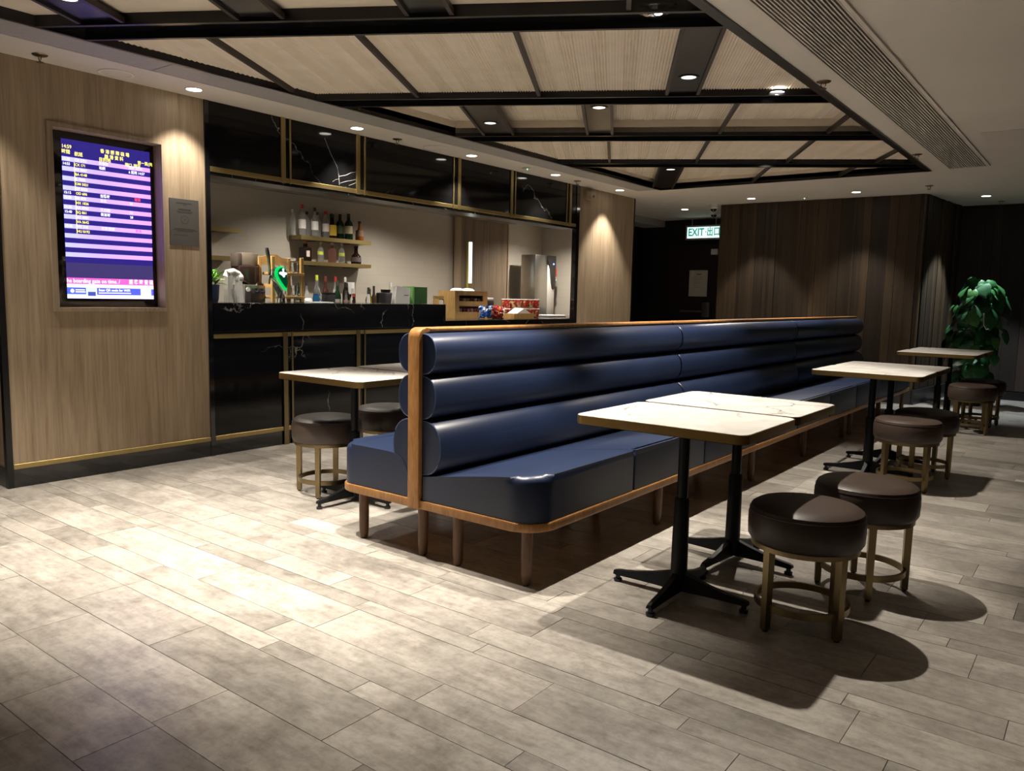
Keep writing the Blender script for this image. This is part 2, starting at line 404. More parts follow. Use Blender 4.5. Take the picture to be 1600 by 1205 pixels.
sw = struct('wall_back_side', G().box(-.0, Ls, .002, .25, 0, CZ).xf(Matrix.Translation((PX1, PY, 0))@Matrix.Rotation(ang, 4, 'Z')), mat('plank_backing_side', (.02, .015, .011), .7), 'side return of the dark plank wall behind the plant')
while yy < Ls-.01:
    wd = min(random.choice([.06, .08, .1, .12]), Ls-yy); dp = random.uniform(.018, .035)
    p = Vector((PX1, PY))+Vector((math.cos(ang), math.sin(ang)))*(yy+wd/2)+Vector((math.sin(ang), -math.cos(ang)))*(dp/2)
    o = obj('plank', PL, M_plank, sw, (p.x, p.y, .18), (0, 0, ang)); o.scale = (wd-.003, dp, CZ-.182); yy += wd
struct('wall_back_right', G().box(-1.9, 3.4, 11.98, 12.3, 0, CZ), mat('dark_wall', (.020, .014, .012), .6), 'near black wall behind the climbing plant')
wr = bpy.data.objects['wall_back_right']
PLD = PL.copy(); PLD.materials.clear(); PLD.materials.append(wood('near_black_planks', (.020, .013, .010), (.030, .020, .016), (.042, .029, .022), (22, 22, .7), .6, rnd=True))
x = -1.72
while x < 3.3:
    wd = random.choice([.1, .14, .18]); dp = random.uniform(.012, .03)
    o = obj('plank', PLD, M_plank, wr, (x+wd/2, 11.98-dp/2, .12)); o.scale = (wd-.003, dp, CZ-.122); x += wd
struct('baseboard_back', G().box(PX0, PX1+.02, PY-.026, PY+.02, 0, .175).merge(G().box(0, Ls, -.04, .001, 0, .175).xf(Matrix.Translation((PX1+.012, PY-.01, 0))@Matrix.Rotation(ang, 4, 'Z'))), mat('dark_steel', (.05, .05, .052), .35, .6), 'dark metal baseboard along the plank wall')
struct('baseboard_right', G().box(-1.72, 3.4, 11.955, 11.98, 0, .11), M_black, 'black baseboard behind the plant')
# corridor and exit
struct('wall_corridor', G().box(-7.2, -4.43, 12.15, 12.35, 0, CZ).box(-6.62, -6.5, 9.305, 12.15, 0, CZ), mat('corridor_dark', (.010, .008, .009), .6), 'near black walls of the exit corridor')
struct('trim_7', G().box(-6.495, -6.1, 9.9, 12.14, 2.40, CZ-.001), mat('bulkhead', (.40, .35, .33), .7), 'pale bulkhead along the corridor ceiling')
d2 = struct('door_2', G().box(-6.05, -4.98, 12.10, 12.149, 0, 2.1), mat('door_maroon', (.020, .007, .006), .45), 'dark maroon fire exit door with a notice')
obj('door_closer', G().box(-5.23, -5.12, 12.05, 12.0995, 1.93, 2.02, .006), M_white, d2)
obj('push_bar', G().box(-5.72, -5.28, 12.03, 12.06, 1.005, 1.035, .006).box(-5.70, -5.66, 12.06, 12.0995, 1.0, 1.04), mat('grey_metal', (.16, .15, .15), .4, .5), d2)
obj('lock_box', G().box(-5.33, -5.20, 12.02, 12.0995, .93, 1.17, .008), mat('grey_metal2', (.12, .11, .11), .4, .4), d2)
nt_ = obj('paper_notice', G().box(-5.60, -5.285, 12.094, 12.0995, 1.262, 1.685), mat('paper', (.60, .56, .50), .7), d2)
for k in range(9):
    w_ = random.uniform(.1, .22); obj('print_line', G().box(-5.53, -5.53+w_, 12.0932, 12.0938, 1.57-.032*k, 1.574-.032*k), mat('ink_%d' % k, (.16, .14, .13), .8), nt_) if k < 6 else None
obj('emblem', G().prism([(-5.565, 1.66), (-5.55, 1.675), (-5.54, 1.655), (-5.525, 1.675), (-5.51, 1.66), (-5.515, 1.62), (-5.545, 1.57), (-5.56, 1.61)], 0, .001).xf(Matrix(((1, 0, 0, 0), (0, 0, 1, 12.092), (0, 1, 0, 0), (0, 0, 0, 1)))), mat('mint', (.62, .68, .60), .6), nt_)
obj('print_line', G().box(-5.47, -5.39, 12.0930, 12.0938, 1.612, 1.624), mat('ink_title', (.06, .05, .05), .8), nt_)
# unseen sides that close the room
M_side = mottled('side_wall', (.11, .085, .06), (.15, .115, .085), 2, .7)
struct('wall_right', G().box(3.3, 3.5, -2.6, 12.3, 0, CZ), M_side, 'brown wall on the right of the lounge')
struct('wall_front', G().box(-8.2, 3.4, -2.8, -2.6, 0, CZ), M_side, 'brown wall behind the viewer')
struct('wall_far_left', G().box(-8.4, -8.2, -2.7, 1.95, 0, CZ).box(-8.2, -6.6, 1.86, 1.95, 0, CZ), M_side, 'brown wall to the left of the display wall')

# ================================================================== CEILING
TX0, TX1, TY0, TY1 = -4.43, -1.592, .2, 8.66
OX0, OX1, OY0, OY1 = -4.452, -1.54, .15, 8.69
ce = struct('ceiling', G().box(-8.4, OX0, -2.8, 12.35, CZ, 2.75).box(OX1, 3.5, -2.8, 12.35, CZ, 2.75).box(OX0, OX1, OY1, 12.35, CZ, 2.75)
            .box(OX0, OX1, -2.8, OY0, CZ, 2.75).box(OX0, OX1, OY0, OY1, 2.68, 2.75), M_paint, 'pale plaster ceiling with a recessed lattice tray')
obj('tray_frame', G().box(OX0, TX0, OY0, OY1, CZ-.012, 2.562).box(TX1, OX1, OY0, OY1, CZ-.012, 2.562).box(TX0, TX1, TY1, OY1, CZ-.012, 2.562).box(TX0, TX1, OY0, TY0, CZ-.012, 2.562), M_black, ce, smooth=False)
obj('tray_lip', G().box(OX0-.012, OX0-.0005, OY0, OY1, CZ-.006, CZ-.0005).box(OX0-.028, OX0-.018, OY0, OY1, CZ-.005, CZ-.0005), M_paint2, ce)
C30, S30 = math.cos(R(30)), math.sin(R(30))
def uv2xy(u, v): return (u*C30-v*S30, u*S30+v*C30)
def clip(poly, x0=TX0, x1=TX1, y0=TY0, y1=TY1):
    for ax, lim, sg in ((0, x0, 1), (0, x1, -1), (1, y0, 1), (1, y1, -1)):
        out = []
        for i in range(len(poly)):
            a, b = poly[i-1], poly[i]; da, db = (a[ax]-lim)*sg, (b[ax]-lim)*sg
            if da >= 0: out.append(a) if not out or out[-1] != a else None
            if (da >= 0) != (db >= 0):
                t = da/(da-db); out.append(tuple(a[k]+(b[k]-a[k])*t for k in range(2)))
        q = []
        for p in out:
            if not q or math.hypot(p[0]-q[-1][0], p[1]-q[-1][1]) > 1e-5: q.append(p)
        if len(q) > 1 and math.hypot(q[0][0]-q[-1][0], q[0][1]-q[-1][1]) < 1e-5: q.pop()
        poly = q
        if len(poly) < 3: return []
    return poly
def rect_uv(u0, u1, v0, v1): return clip([uv2xy(u0, v0), uv2xy(u1, v0), uv2xy(u1, v1), uv2xy(u0, v1)])
BEAMS = [(2.28, 2.5), (3.78, 4.015), (5.30, 5.51), (6.53, 6.76), (7.85, 8.07)]
for v0, v1 in BEAMS:
    bmn = obj('beam', G().prism(rect_uv(-9, 9, v0, v0+.022), CZ-.012, 2.56).prism(rect_uv(-9, 9, v1-.022, v1), CZ-.012, 2.56), M_black, ce, smooth=False)
    pb = rect_uv(-9, 9, v0+.022, v1-.022)
    obj('beam_soffit', G().prism(pb, 2.525, 2.56), M_blackgloss, bmn, smooth=False)
ROWS = [  # v0, v1, panel height, single slats (u), channels (u0,u1)
    (.3, 2.28, 2.57, [-1.2, -.38, .44], []),
    (2.5, 3.78, 2.548, [.015, .83], [(-2.70, -2.448), (-1.871, -1.62), (-1.026, -.793)]),
    (4.015, 5.30, 2.534, [-2.156, -1.351, -.539], [(.272, .487)]),
    (5.51, 6.53, 2.615, [.769, 1.588], [(-1.119, -.856), (-.274, -.058)]),
    (6.76, 7.85, 2.534, [-.099, .722, 1.556, 2.355], []),
    (8.07, 9.9, 2.60, [1.457, 2.256], [(.388, .635)])]
def zpl(u, plain):
    if plain: return 0
    t = u % .17; n = int(round(u/.0085)) & 1
    return (.004 if n else -.004) if t < .085 else (.0012 if n else -.0012)
for ri, (v0, v1, pz, singles, chans) in enumerate(ROWS):
    cuts = sorted([(s-.011, s+.011) for s in singles]+chans)
    for s in singles:
        p = rect_uv(s-.011, s+.011, v0, v1)
        if p: obj('lattice_slat', G().prism(p, CZ-.004, 2.532), M_brown, ce, smooth=False)
    for a, b in chans:
        g = G()
        for p in (rect_uv(a, a+.02, v0, v1), rect_uv(b-.02, b, v0, v1)):
            if p: g.prism(p, CZ-.006, 2.53)
        co = obj('lattice_channel', g, M_brown, ce, smooth=False)
        p = rect_uv(a+.02, b-.02, v0, v1)
        if p: obj('channel_board', G().prism(p, 2.514, 2.528), M_channel if ri > 1 else M_chgloss, co, smooth=False)
    deep = pz > 2.58
    edges = [-6]+[x for c in ((chans if deep else cuts)) for x in ((c[0]+c[1])/2,)*1]+[6]
    for a, b in zip(edges, edges[1:]):
        poly = rect_uv(a, b, v0, v1)
        if not poly: continue
        us = [p[0]*C30+p[1]*S30 for p in poly]; a2, b2 = min(us), max(us)
        g = G(); st = .0085; n0, n1 = math.floor(a2/st), math.ceil(b2/st)
        for n in range(n0, n1):
            ua, ub = max(n*st, a2), min((n+1)*st, b2)
            if ub-ua < 1e-4: continue
            q = rect_uv(ua, ub, v0+.001, v1-.001)
            if not q: continue
            vs = []
            for p in q:
                u = p[0]*C30+p[1]*S30; vs.append((p[0], p[1], pz+zpl(n*st if abs(u-ua) < abs(u-ub) else (n+1)*st, ri < 2)))
            g.add(vs, [tuple(range(len(vs)))])
        pan = obj('pleated_panel', g, M_fabric, ce, smooth=False)
        if deep:   # beige sides of the deeper coffers
            gs = G(); n = len(poly)
            for i in range(n):
                (xa, ya), (xb, yb) = poly[i], poly[(i+1) % n]; gs.add([(xa, ya, 2.52), (xb, yb, 2.52), (xb, yb, pz+.02), (xa, ya, pz+.02)], [(0, 1, 2, 3)])
            obj('coffer_side', gs, M_fabric, pan, smooth=False)
        else:
            obj('panel_backing', G().prism(poly, pz+.008, pz+.02), M_fabric, pan, smooth=False)

# ---- left linear grille and right slot diffuser, access hatch
t = thing('ceiling_grille', 'long grey perforated ceiling grille beside the lattice tray', 'vent', (0, 0, 0))
ys = [-1.2, .2, 2.565, 4.95, 7.3, 8.66]
for a, b in zip(ys, ys[1:]):
    obj('grille_panel', G().box(-4.72, -4.484, a+.003, b-.003, CZ-.006, CZ-.0005), M_vent, t)
obj('grille_edge', G().box(-4.732, -4.722, -1.2, 8.66, CZ-.008, CZ-.0005), M_paint2, t)
t = thing('slot_diffuser', 'long linear slot diffuser with many thin slats in the ceiling', 'vent', (0, 0, 0))
obj('backing', G().box(-1.37, -1.06, -1.5, 8.59, CZ-.004, CZ-.0005), mat('diffuser_dark', (.02, .017, .015), .8), t)
obj('frame', G().box(-1.392, -1.37, -1.5, 8.61, CZ-.014, CZ-.0005).box(-1.06, -1.038, -1.5, 8.61, CZ-.014, CZ-.0005).box(-1.37, -1.06, 8.592, 8.61, CZ-.014, CZ-.0005), M_paint2, t)
for k in range(17):
    xx = -1.3605+k*.0182
    obj('slat', G().box(xx, xx+.007, -1.5, 8.59, CZ-.013, CZ-.0045), M_paint2, t)
t = tag(obj('access_hatch', G().box(-.93, -.5, 7.0, 7.45, CZ-.003, CZ-.0005, .001, 1), M_paint2), 'square plaster access hatch in the ceiling right of the slot diffuser', 'hatch')

# ---- downlights
for k, yy in enumerate((1.57, 2.965, 4.367, 5.779, 7.133, 8.514)):
    downlight(-4.93 if k < 4 else -4.90, yy, CZ, 46 if k < 5 else 72,
              ['recessed downlight washing the oak wall left of the display', 'recessed downlight washing the oak wall right of the display', 'recessed downlight above the first panels of the bar bulkhead',
               'recessed downlight above the middle of the bar bulkhead', 'recessed downlight above the far end of the bar bulkhead', 'recessed downlight washing the oak column'][k], size=84, blend=.55, col=NEUT)
for (x, yy, lab, pw_, cl) in ((-5.086, 10.726, 'lit downlight in the corridor before the exit door', 34, NEUT), (-3.816, 9.97, 'lit downlight over the plank wall near the dome cameras', 52, NEUT),
                      (-2.546, 9.951, 'lit downlight over the plank wall near its outer corner', 62, NEUT), (-1.341, 10.976, 'cool white downlight above the climbing plant', 150, COOL)):
    wide = 'outer corner' in lab
    downlight(x, yy, CZ, pw_, lab, size=80 if wide else 72, blend=.6 if wide else .35, col=cl)
for (x, yy, lab, pw_) in ((-2.132, 4.468, 'deep downlight in the wide dark channel beside the tray edge', 10), (-2.968, 4.83, 'deep downlight in the narrow channel at the middle of the lattice', 55),
                     (-3.926, 4.814, 'deep downlight in the lattice channel on the bar side', 60), (-1.813, 5.073, 'lit downlight in the black lattice beam above the far tables', 320),
                     (-3.71, 7.457, 'deep downlight in the last lattice channel near the column', 120), (-2.736, 7.573, 'lit downlight in the last black lattice beam', 210),
                     (-3.939, 1.749, 'deep downlight in the lattice channel that mirrors the display', 225), (-3.236, 2.115, 'deep downlight in the second lattice channel before the bench', 235),
                     (-2.513, 2.533, 'deep downlight in the third lattice channel before the bench', 235)):
    v = -.5*x+.866*yy; inb = any(a < v < b for a, b in BEAMS)
    downlight(x, yy, 2.5235 if inb else 2.5125, pw_, lab, size=70 if 'the bench' in lab or 'mirrors' in lab else (118 if 'last black' in lab else 84), blend=.75 if 'the bench' in lab or 'mirrors' in lab else .4, deep=True, lens=M_lens if lab.startswith('lit') else None)
for k, (x, yy) in enumerate(((-3.2, -1.0), (-.6, -1.2), (1.8, -.8))):  # unseen lamps added behind the viewer to give ambient bounce
    downlight(x, yy, CZ, 14, ['recessed downlight in the near part of the lounge by the far left wall', 'recessed downlight over the entrance behind the viewer', 'recessed downlight by the right hand wall'][k], size=84, blend=.4)
# adjustable spot in the first beam
t = thing('gimbal_spotlight', 'adjustable chrome spotlight set in the nearest black lattice beam', 'light', (-1.80, 3.385, 2.5245), 0)
obj('trim_ring', G().ring(.085, .07, -.006, 0), M_black, t)
obj('gimbal', G().lathe([(.062, -.002), (.055, -.02), (.03, -.024), (.012, -.012)], 28), M_chrome, t)
obj('gimbal', G().lathe([(.03, -.004), (.026, -.016), (.008, -.012)], 20, (.085, 0, 0)), M_chrome, t)
obj('lamp_lens', G().cyl(.02, 0, -.027, -.024, .018), M_lens, t)
spot(t, (0, 0, -.035), 200, 74, .5, NEUT, rad=.02, rot=Vector((.35, -.62, -2.4)).to_track_quat('-Z', 'Y').to_euler())
# bar interior downlights
for k, (x, yy) in enumerate(((-5.45, 3.5), (-5.85, 4.85), (-5.85, 5.95), (-5.5, 6.7), (-5.8, 8.5))):
    downlight(x, yy, BZ, [75, 42, 42, 62, 80][k], ['recessed downlight over the coffee machine behind the bar', 'recessed downlight over the near end of the bottle shelf', 'recessed downlight over the far end of the bottle shelf',
              'recessed downlight over the bar snacks', 'recessed downlight over the hot water boiler'][k], size=150, blend=1.0, deep=True, ring=M_dark)

# ---- sprinklers, speakers, detectors, cameras
def sprinkler(x, y, label):
    t = thing('sprinkler', label, 'sprinkler', (x, y, CZ))
    obj('escutcheon', G().lathe([(.042, -.001), (.038, -.006), (.012, -.008)], 20), M_brassdk, t)
    obj('frame_arm', G().tube([(-.012, 0, -.006), (-.014, 0, -.025), (0, 0, -.04)], .003, 6).tube([(.012, 0, -.006), (.014, 0, -.025), (0, 0, -.04)], .003, 6), M_brassdk, t)
    obj('deflector', G().cyl(0, 0, -.044, -.041, .02, n=14), M_brassdk, t)
for x, y, l in ((-4.975, 2.048, 'small metal sprinkler head above the flight display'), (-4.967, 4.85, 'small metal sprinkler head above the bar bulkhead'), (-1.493, 4.948, 'sprinkler head between the tray edge and the slot diffuser midway'),
                (-1.494, 7.72, 'sprinkler head beside the far end of the slot diffuser'), (-1.746, 9.78, 'sprinkler head beyond the slot diffuser near the plank corner'), (-4.935, 7.62, 'sprinkler head near the black upright by the oak column'), (-1.25, 11.6, 'sprinkler head above the plant corner')):
    sprinkler(x, y, l)
for x, y, l in ((-4.984, 2.485, 'round flush ceiling speaker above the display'), (-4.945, 5.292, 'round flush ceiling speaker above the bar'), (-5.0, 10.05, 'round flush ceiling speaker by the corridor')):
    t = thing('ceiling_speaker', l, 'speaker', (x, y, CZ))
    obj('rim', G().ring(.10, .086, -.006, -.0005, 40), M_rim, t); obj('grille', G().cyl(0, 0, -.003, -.0005, .086, n=40), M_paint, t)
for x, y, l in ((-4.905, 6.62, 'tiny smoke detector with a green light over the bar'), (-3.22, 10.16, 'tiny flat smoke detector before the plank wall')):
    t = thing('smoke_detector', l, 'detector', (x, y, CZ))
    obj('base', G().lathe([(.05, -.0005), (.048, -.01), (.02, -.018), (.002, -.019)], 24), M_paint2, t); obj('indicator_light', G().sphere((.02, -.02, -.018), .005, 8, 6), mat('led', (.1, .8, .3), emit=(.2, 1, .4), es=3), t)
for x, y, l in ((-4.80, 11.10, 'white dome camera on the corridor ceiling before the exit sign'), (-4.50, 10.70, 'white dome camera at the corner of the plank wall')):
    y2 = 10.39 if x > -4.6 else y
    t = thing('dome_camera', l, 'camera', (x, y2, CZ))
    obj('housing', G().lathe([(.065, -.0005), (.065, -.045), (.052, -.058)], 28), M_white, t); obj('dome', G().sphere((0, 0, -.055), .042, 18, 10), M_blackgloss, t)
t = thing('wall_sensor', 'small oak coloured sensor box high on the oak column', 'sensor', (WX, 8.14, 2.41))
obj('housing', G().box(.0005, .06, -.09, .09, -.05, .05, .012), M_wood, t); obj('sensor_eye', G().cyl(0, 0, 0, .006, .018).xf(Matrix.Translation((.06, .05, -.005))@Matrix.Rotation(R(90), 4, 'Y')), M_dark, t)
# exit sign
t = thing('exit_sign', 'lit white and green EXIT sign hanging before the exit door', 'sign', (-5.31, 11.92, 2.16))
obj('frame', G().box(-.30, .30, -.02, .02, 0, .225, .006), mat('sign_frame', (.42, .43, .42), .4), t)
obj('lit_face', G().box(-.272, .272, -.0215, -.0202, .025, .198), mat('sign_face', (.9, 1, 1), .4, emit=(.62, .86, .80), es=.8), t)
mg = mat('sign_green', (.0, .28, .18), .5, emit=(.0, .22, .15), es=.6)
text('EXIT', .165, mg, t, (-.255, -.0222, .112), (R(90), 0, 0), sx=.80, bold=.0035)
text('·出口', .15, mg, t, (.03, -.0222, .112), (R(90), 0, 0), sx=.75, bold=.0025)
obj('hanger', G().cyl(-.2, 0, .225, CZ-2.16, .006).cyl(.2, 0, .225, CZ-2.16, .006), M_steel, t)

# ================================================================== FLIGHT DISPLAY
def em(name, c, s=1.0): return mat(name, (0, 0, 0), .3, emit=c, es=s)
t = thing('flight_display', 'tall lit flight information display with violet rows in a wall niche', 'display', (WX-.0995, 2.5, 1.074))
obj('housing', G().box(.001, .012, -.335, .330, .002, 1.07, .003), M_blackgloss, t)
SY0, SY1, SZ0, SZ1 = -.255, .302, .052, 1.028        # lit area, local y and z
sc_ = obj('screen', G().box(.0125, .0145, SY0, SY1, SZ0, SZ1), em('screen_navy', (.014, .009, .105), 1.3), t)
SH = SZ1-SZ0; SW = SY1-SY0
def band(name, a, b, m, y0=0, y1=1, x=.0148): return obj(name, G().box(.0146, x, SY0+SW*y0, SY0+SW*y1, SZ1-SH*b, SZ1-SH*a), m, sc_)
m_hi, nt, b = mk('row_violet')
cr = coords(nt, (1, 1, 1)); sp = N(nt, 'ShaderNodeSeparateXYZ'); nt.links.new(cr.outputs[0], sp.inputs[0])
mr = N(nt, 'ShaderNodeMapRange'); mr.inputs[1].default_value = SY0; mr.inputs[2].default_value = SY1; nt.links.new(sp.outputs[1], mr.inputs[0])
nt.links.new(ramp(nt, mr.outputs[0], [(0, (.30, .30, 1)), (.4, (.33, .22, .95)), (1, (.42, .20, .95))]).outputs[0], b.inputs['Emission Color'])
b.inputs['Emission Strength'].default_value = 1.4; b.inputs['Base Color'].default_value = (0, 0, 0, 1)
m_yel = em('text_yellow', (1, .86, .16), 1.1); m_wht = em('text_white', (.95, .93, 1), 1.1); m_pale = em('text_pale', (.70, .65, 1), 1.1); m_red = em('text_red', (1, .05, .10), 1.1)
RT = (R(90), 0, R(90))
def st(s, u, v, size, m, bold=.00025, align='LEFT', sx=.9):
    text(s, size, m, sc_, (.0152, SY0+SW*u, SZ1-SH*v), RT, 'screen_text', align, sx, .0001, bold)
st('14:59', .0, .047, .030, m_yel); st('香 港 國 際 機 場', .42, .043, .028, m_yel); st('離 港 資 料', .465, .075, .028, m_yel)
st('時間', .0, .08, .028, m_yel); st('航班', .135, .086, .028, m_yel); st('目的地', .40, .098, .028, m_yel); st('閘口', .70, .108, .026, m_yel); st('現況', .80, .108, .026, m_yel); st('第一頁(共', .85, .083, .026, m_yel)
r0, rp = .108, .0298
DATA = [('11:35', 'CX 5751', '新德里', '', '預計 22:00'), ('14:55', 'CX 171', '珀斯', '', '6 起飛 14:57'), ('', 'AY 5847', '', '', ''), ('', 'BA 4148', '', '', ''), ('', 'JL 7606', '', '', ''), ('', 'OM 5021', '', '', ''), ('', 'QF 8226', '', '', ''),
        ('15:15', 'OD 606', '吉隆坡', '', '!取消'), ('15:25', 'BR 870', '台北', '30', ''), ('', 'HX 1826', '', '', ''), ('15:35', 'AA 8763', '洛杉磯', '24', ''), ('15:40', 'SQ 861', '新加坡', '28', ''), ('', 'AC 6001', '', '', ''), ('', 'VA 5642', '', '', ''), ('15:45', 'HX 318', '北京/首都', '', '!取消'), ('', 'HU 8192', '', '', '')]
for k in range(22):
    v = r0+rp*k
    if k % 2 == 0: band('row_band', v+.001, v+rp-.001, m_hi)
    if k < len(DATA):
        tm, fn, dest, gate, stt = DATA[k]; vc = v+rp/2; tc = m_wht if k % 2 else m_pale
        if tm: st(tm, .005, vc, .0225, tc)
        st(fn, .135, vc, .0225, m_yel if k % 2 else m_pale)
        if dest: st(dest, .40, vc, .0225, tc)
        if gate: st(gate, .74, vc, .0225, tc)
        if stt: st(stt.strip('!'), .80 if stt[0] == '!' else .74, vc, 0.0225, m_red if stt[0] == '!' else tc)
obj('row_marker', G().box(.0146, .0149, SY0+SW*.128, SY0+SW*.134, SZ1-SH*(r0+rp*7), SZ1-SH*(r0+rp)).box(.0146, .0149, SY0+SW*.128, SY0+SW*.134, SZ1-SH*(r0+rp*16), SZ1-SH*(r0+rp*8)), m_yel, sc_)
band('dark_block', .77, .862, em('screen_dark', (.035, .025, .10), 1))
band('ticker', .866, .906, em('ticker_pink', (.85, .10, .42), 1)); st('he boarding gate on time. /', .0, .886, .037, m_wht, .0003, sx=.82); st('請 準 時 登 機', .70, .886, .034, m_wht, .0003, sx=.8)
mw_ = em('screen_white', (.9, .92, 1), 1.0)
band('banner_white', .906, .998, mw_); band('banner_blue', .928, .972, em('banner_blue', (.06, .10, .75), 1), .0, .205, .0151); band('banner_blue', .928, .974, em('banner_blue2', (.07, .09, .72), 1), .325, .84, .0151); band('banner_blue', .93, .974, em('banner_blue3', (.07, .09, .72), 1), .97, 1, .0151)
band('banner_picture', .925, .982, em('banner_pic', (.55, .60, .85), .9), .215, .32, .0150); band('banner_picture', .955, .982, em('banner_pic2', (.05, .07, .35), .9), .225, .31, .0152)
obj('banner_logo', G().cyl(0, 0, 0, .0004, .012).xf(Matrix.Translation((.0151, SY0+SW*.055, SZ1-SH*.95))@Matrix.Rotation(R(90), 4, 'Y')), m_wht, sc_)
text('Scan QR code for WiFi', .022, m_wht, sc_, (.0154, SY0+SW*.345, SZ1-SH*.943), RT, 'screen_text', 'LEFT', .98, .0001, .0005)
obj('banner_smallprint', G().box(.0151, .0154, SY0+SW*.345, SY0+SW*.72, SZ1-SH*.964, SZ1-SH*.958).box(.0151, .0154, SY0+SW*.09, SY0+SW*.19, SZ1-SH*.947, SZ1-SH*.94).box(.0151, .0154, SY0+SW*.09, SY0+SW*.195, SZ1-SH*.96, SZ1-SH*.953), m_wht, sc_)
obj('side_label', G().box(.0122, .0128, -.322, -.314, .02, .13), mat('grey_label', (.25, .25, .25), .5), t)
# plaque beside the display
t = thing('wall_plaque', 'small grey printed plaque on the oak wall beside the display', 'plaque', (WX, 2.99, 1.497))
obj('plate', G().box(.0005, .006, -.108, .106, 0, .314, .001, 1), mat('plaque_grey', (.115, .108, .10), .42, .3), t)
mi = mat('plaque_ink', (.035, .033, .03), .6)
for v, a, bb, h in ((.285, -.06, .055, .006), (.274, -.01, .015, .004), (.242, -.045, .045, .010), (.228, -.06, .06, .004), (.22, -.05, .052, .004), (.112, -.075, .07, .004), (.104, -.085, .09, .003), (.096, -.06, .06, .003), (.07, -.08, .02, .003)):
    obj('print_line', G().box(.006, .0064, a, bb, v-h/2, v+h/2), mi, t)
obj('print_mark', G().ring(.028, .026, 0, .0004, 20).cyl(0, .0, 0, .0004, .004).xf(Matrix.Translation((.006, 0, .175))@Matrix.Rotation(R(90), 4, 'Y')@Matrix.Rotation(R(-90), 4, 'Z')), mi, t)

# ================================================================== BAR
POSTS = [(3.80, 3.865), (4.545, 4.62), (5.822, 5.742), (6.652, 6.715), (7.77, 7.70)]     # wide brass post, thin brass post
t = thing('bar_bulkhead', 'glossy black bulkhead with brass strips hanging over the bar', 'bulkhead', (WX, 3.19, 2.0))
Y0 = 3.19
obj('core', G().box(-.2, -.004, 0, 7.9-Y0, 0, CZ-2.0-.001), M_black, t)
cuts = [0]+[((a+b)/2)-Y0 for a, b in POSTS]+[7.9-Y0]
for a, b in zip(cuts, cuts[1:]): obj('marble_panel', G().box(-.0039, .004, a+.002, b-.002, .06, CZ-2.0-.001), M_blackpanel, t)
obj('lower_rail', G().box(-.0039, .004, 0, 7.9-Y0, 0, .024), M_blackmarble, t)
obj('brass_strip', G().box(-.0039, .010, 0, 7.9-Y0, .0245, .0595, .002, 1), M_brass, t)
for a, b in POSTS:
    obj('brass_post', G().box(.0042, .016, a-Y0-.020, a-Y0+.020, .02, CZ-2.0-.001, .001, 1), M_brass, t)
    obj('brass_post', G().box(.0042, .014, b-Y0-.008, b-Y0+.008, .02, CZ-2.0-.001, .001, 1), M_brass, t)
# crack-like white burst in the second marble panel
ve = mat('white_vein', (.75, .73, .70), .3)
vt = [[(4.20, 2.42), (4.26, 2.31), (4.33, 2.21), (4.345, 2.14), (4.35, 2.07)], [(4.345, 2.14), (4.42, 2.16), (4.47, 2.185), (4.53, 2.20)], [(4.35, 2.085), (4.42, 2.11), (4.48, 2.125), (4.53, 2.14)], [(4.345, 2.12), (4.31, 2.11), (4.28, 2.09)], [(4.45, 2.08), (4.50, 2.10), (4.53, 2.115)]]
gv = G()
for pl in vt: gv.tube([(.0042, p[0]-Y0, p[1]-2.0) for p in pl], [.0009]*len(pl), 5)
obj('quartz_vein', gv, ve, t)

t = thing('bar_counter', 'black marble bar counter with brass trim and a raised near section', 'counter', (WX, 3.19, 0))
obj('carcass', G().box(-.58, -.012, 0, 7.9-Y0, .02, .875), M_black, t)
obj('raised_slab', G().box(-.62, .012, 0, 5.65-Y0, .9, 1.108, .002, 1), M_blackmarble, t)
obj('slab_support', G().box(-.6, -.006, 0, 5.6-Y0, .876, .8995), M_black, t)
obj('worktop', G().box(-.62, .012, 5.652-Y0, 7.9-Y0, .89, .952, .002, 1).box(-1.385, -.6205, 5.652-Y0+2.4, BY-Y0-.003, .89, .952, .002, 1).box(-.62, -.18, 7.905-Y0, BY-Y0-.003, .89, .9515), M_blackmarble, t)
for a, b in zip(cuts, cuts[1:]): obj('marble_panel', G().box(-.0115, .0, a+.002, b-.002, .145, .85), M_blackpanel, t)
obj('kick_plate', G().box(-.0115, .0, 0, 7.9-Y0, 0, .1095), M_blackgloss, t)
obj('brass_strip', G().box(-.0115, .008, 0, 7.9-Y0, .11, .142, .002, 1), M_brass, t)
obj('brass_strip', G().box(-.0115, .008, 0, 7.9-Y0, .852, .884, .002, 1), M_brass, t)
for a, b in POSTS:
    obj('brass_post', G().box(.0085, .018, a-Y0-.020, a-Y0+.020, 0, .886, .001, 1), M_brassdk, t)
    obj('brass_post', G().box(.0085, .016, b-Y0-.008, b-Y0+.008, 0, .886, .001, 1), M_brassdk, t)
t = thing('back_counter', 'dark worktop along the tiled wall behind the bar', 'counter', (BX, 3.2, 0))
obj('cabinet', G().box(.002, .5, .0, 4.05, .02, .9), M_dark, t); obj('worktop', G().box(.002, .55, 0, 4.05, .9, .94, .003, 1), M_black, t)

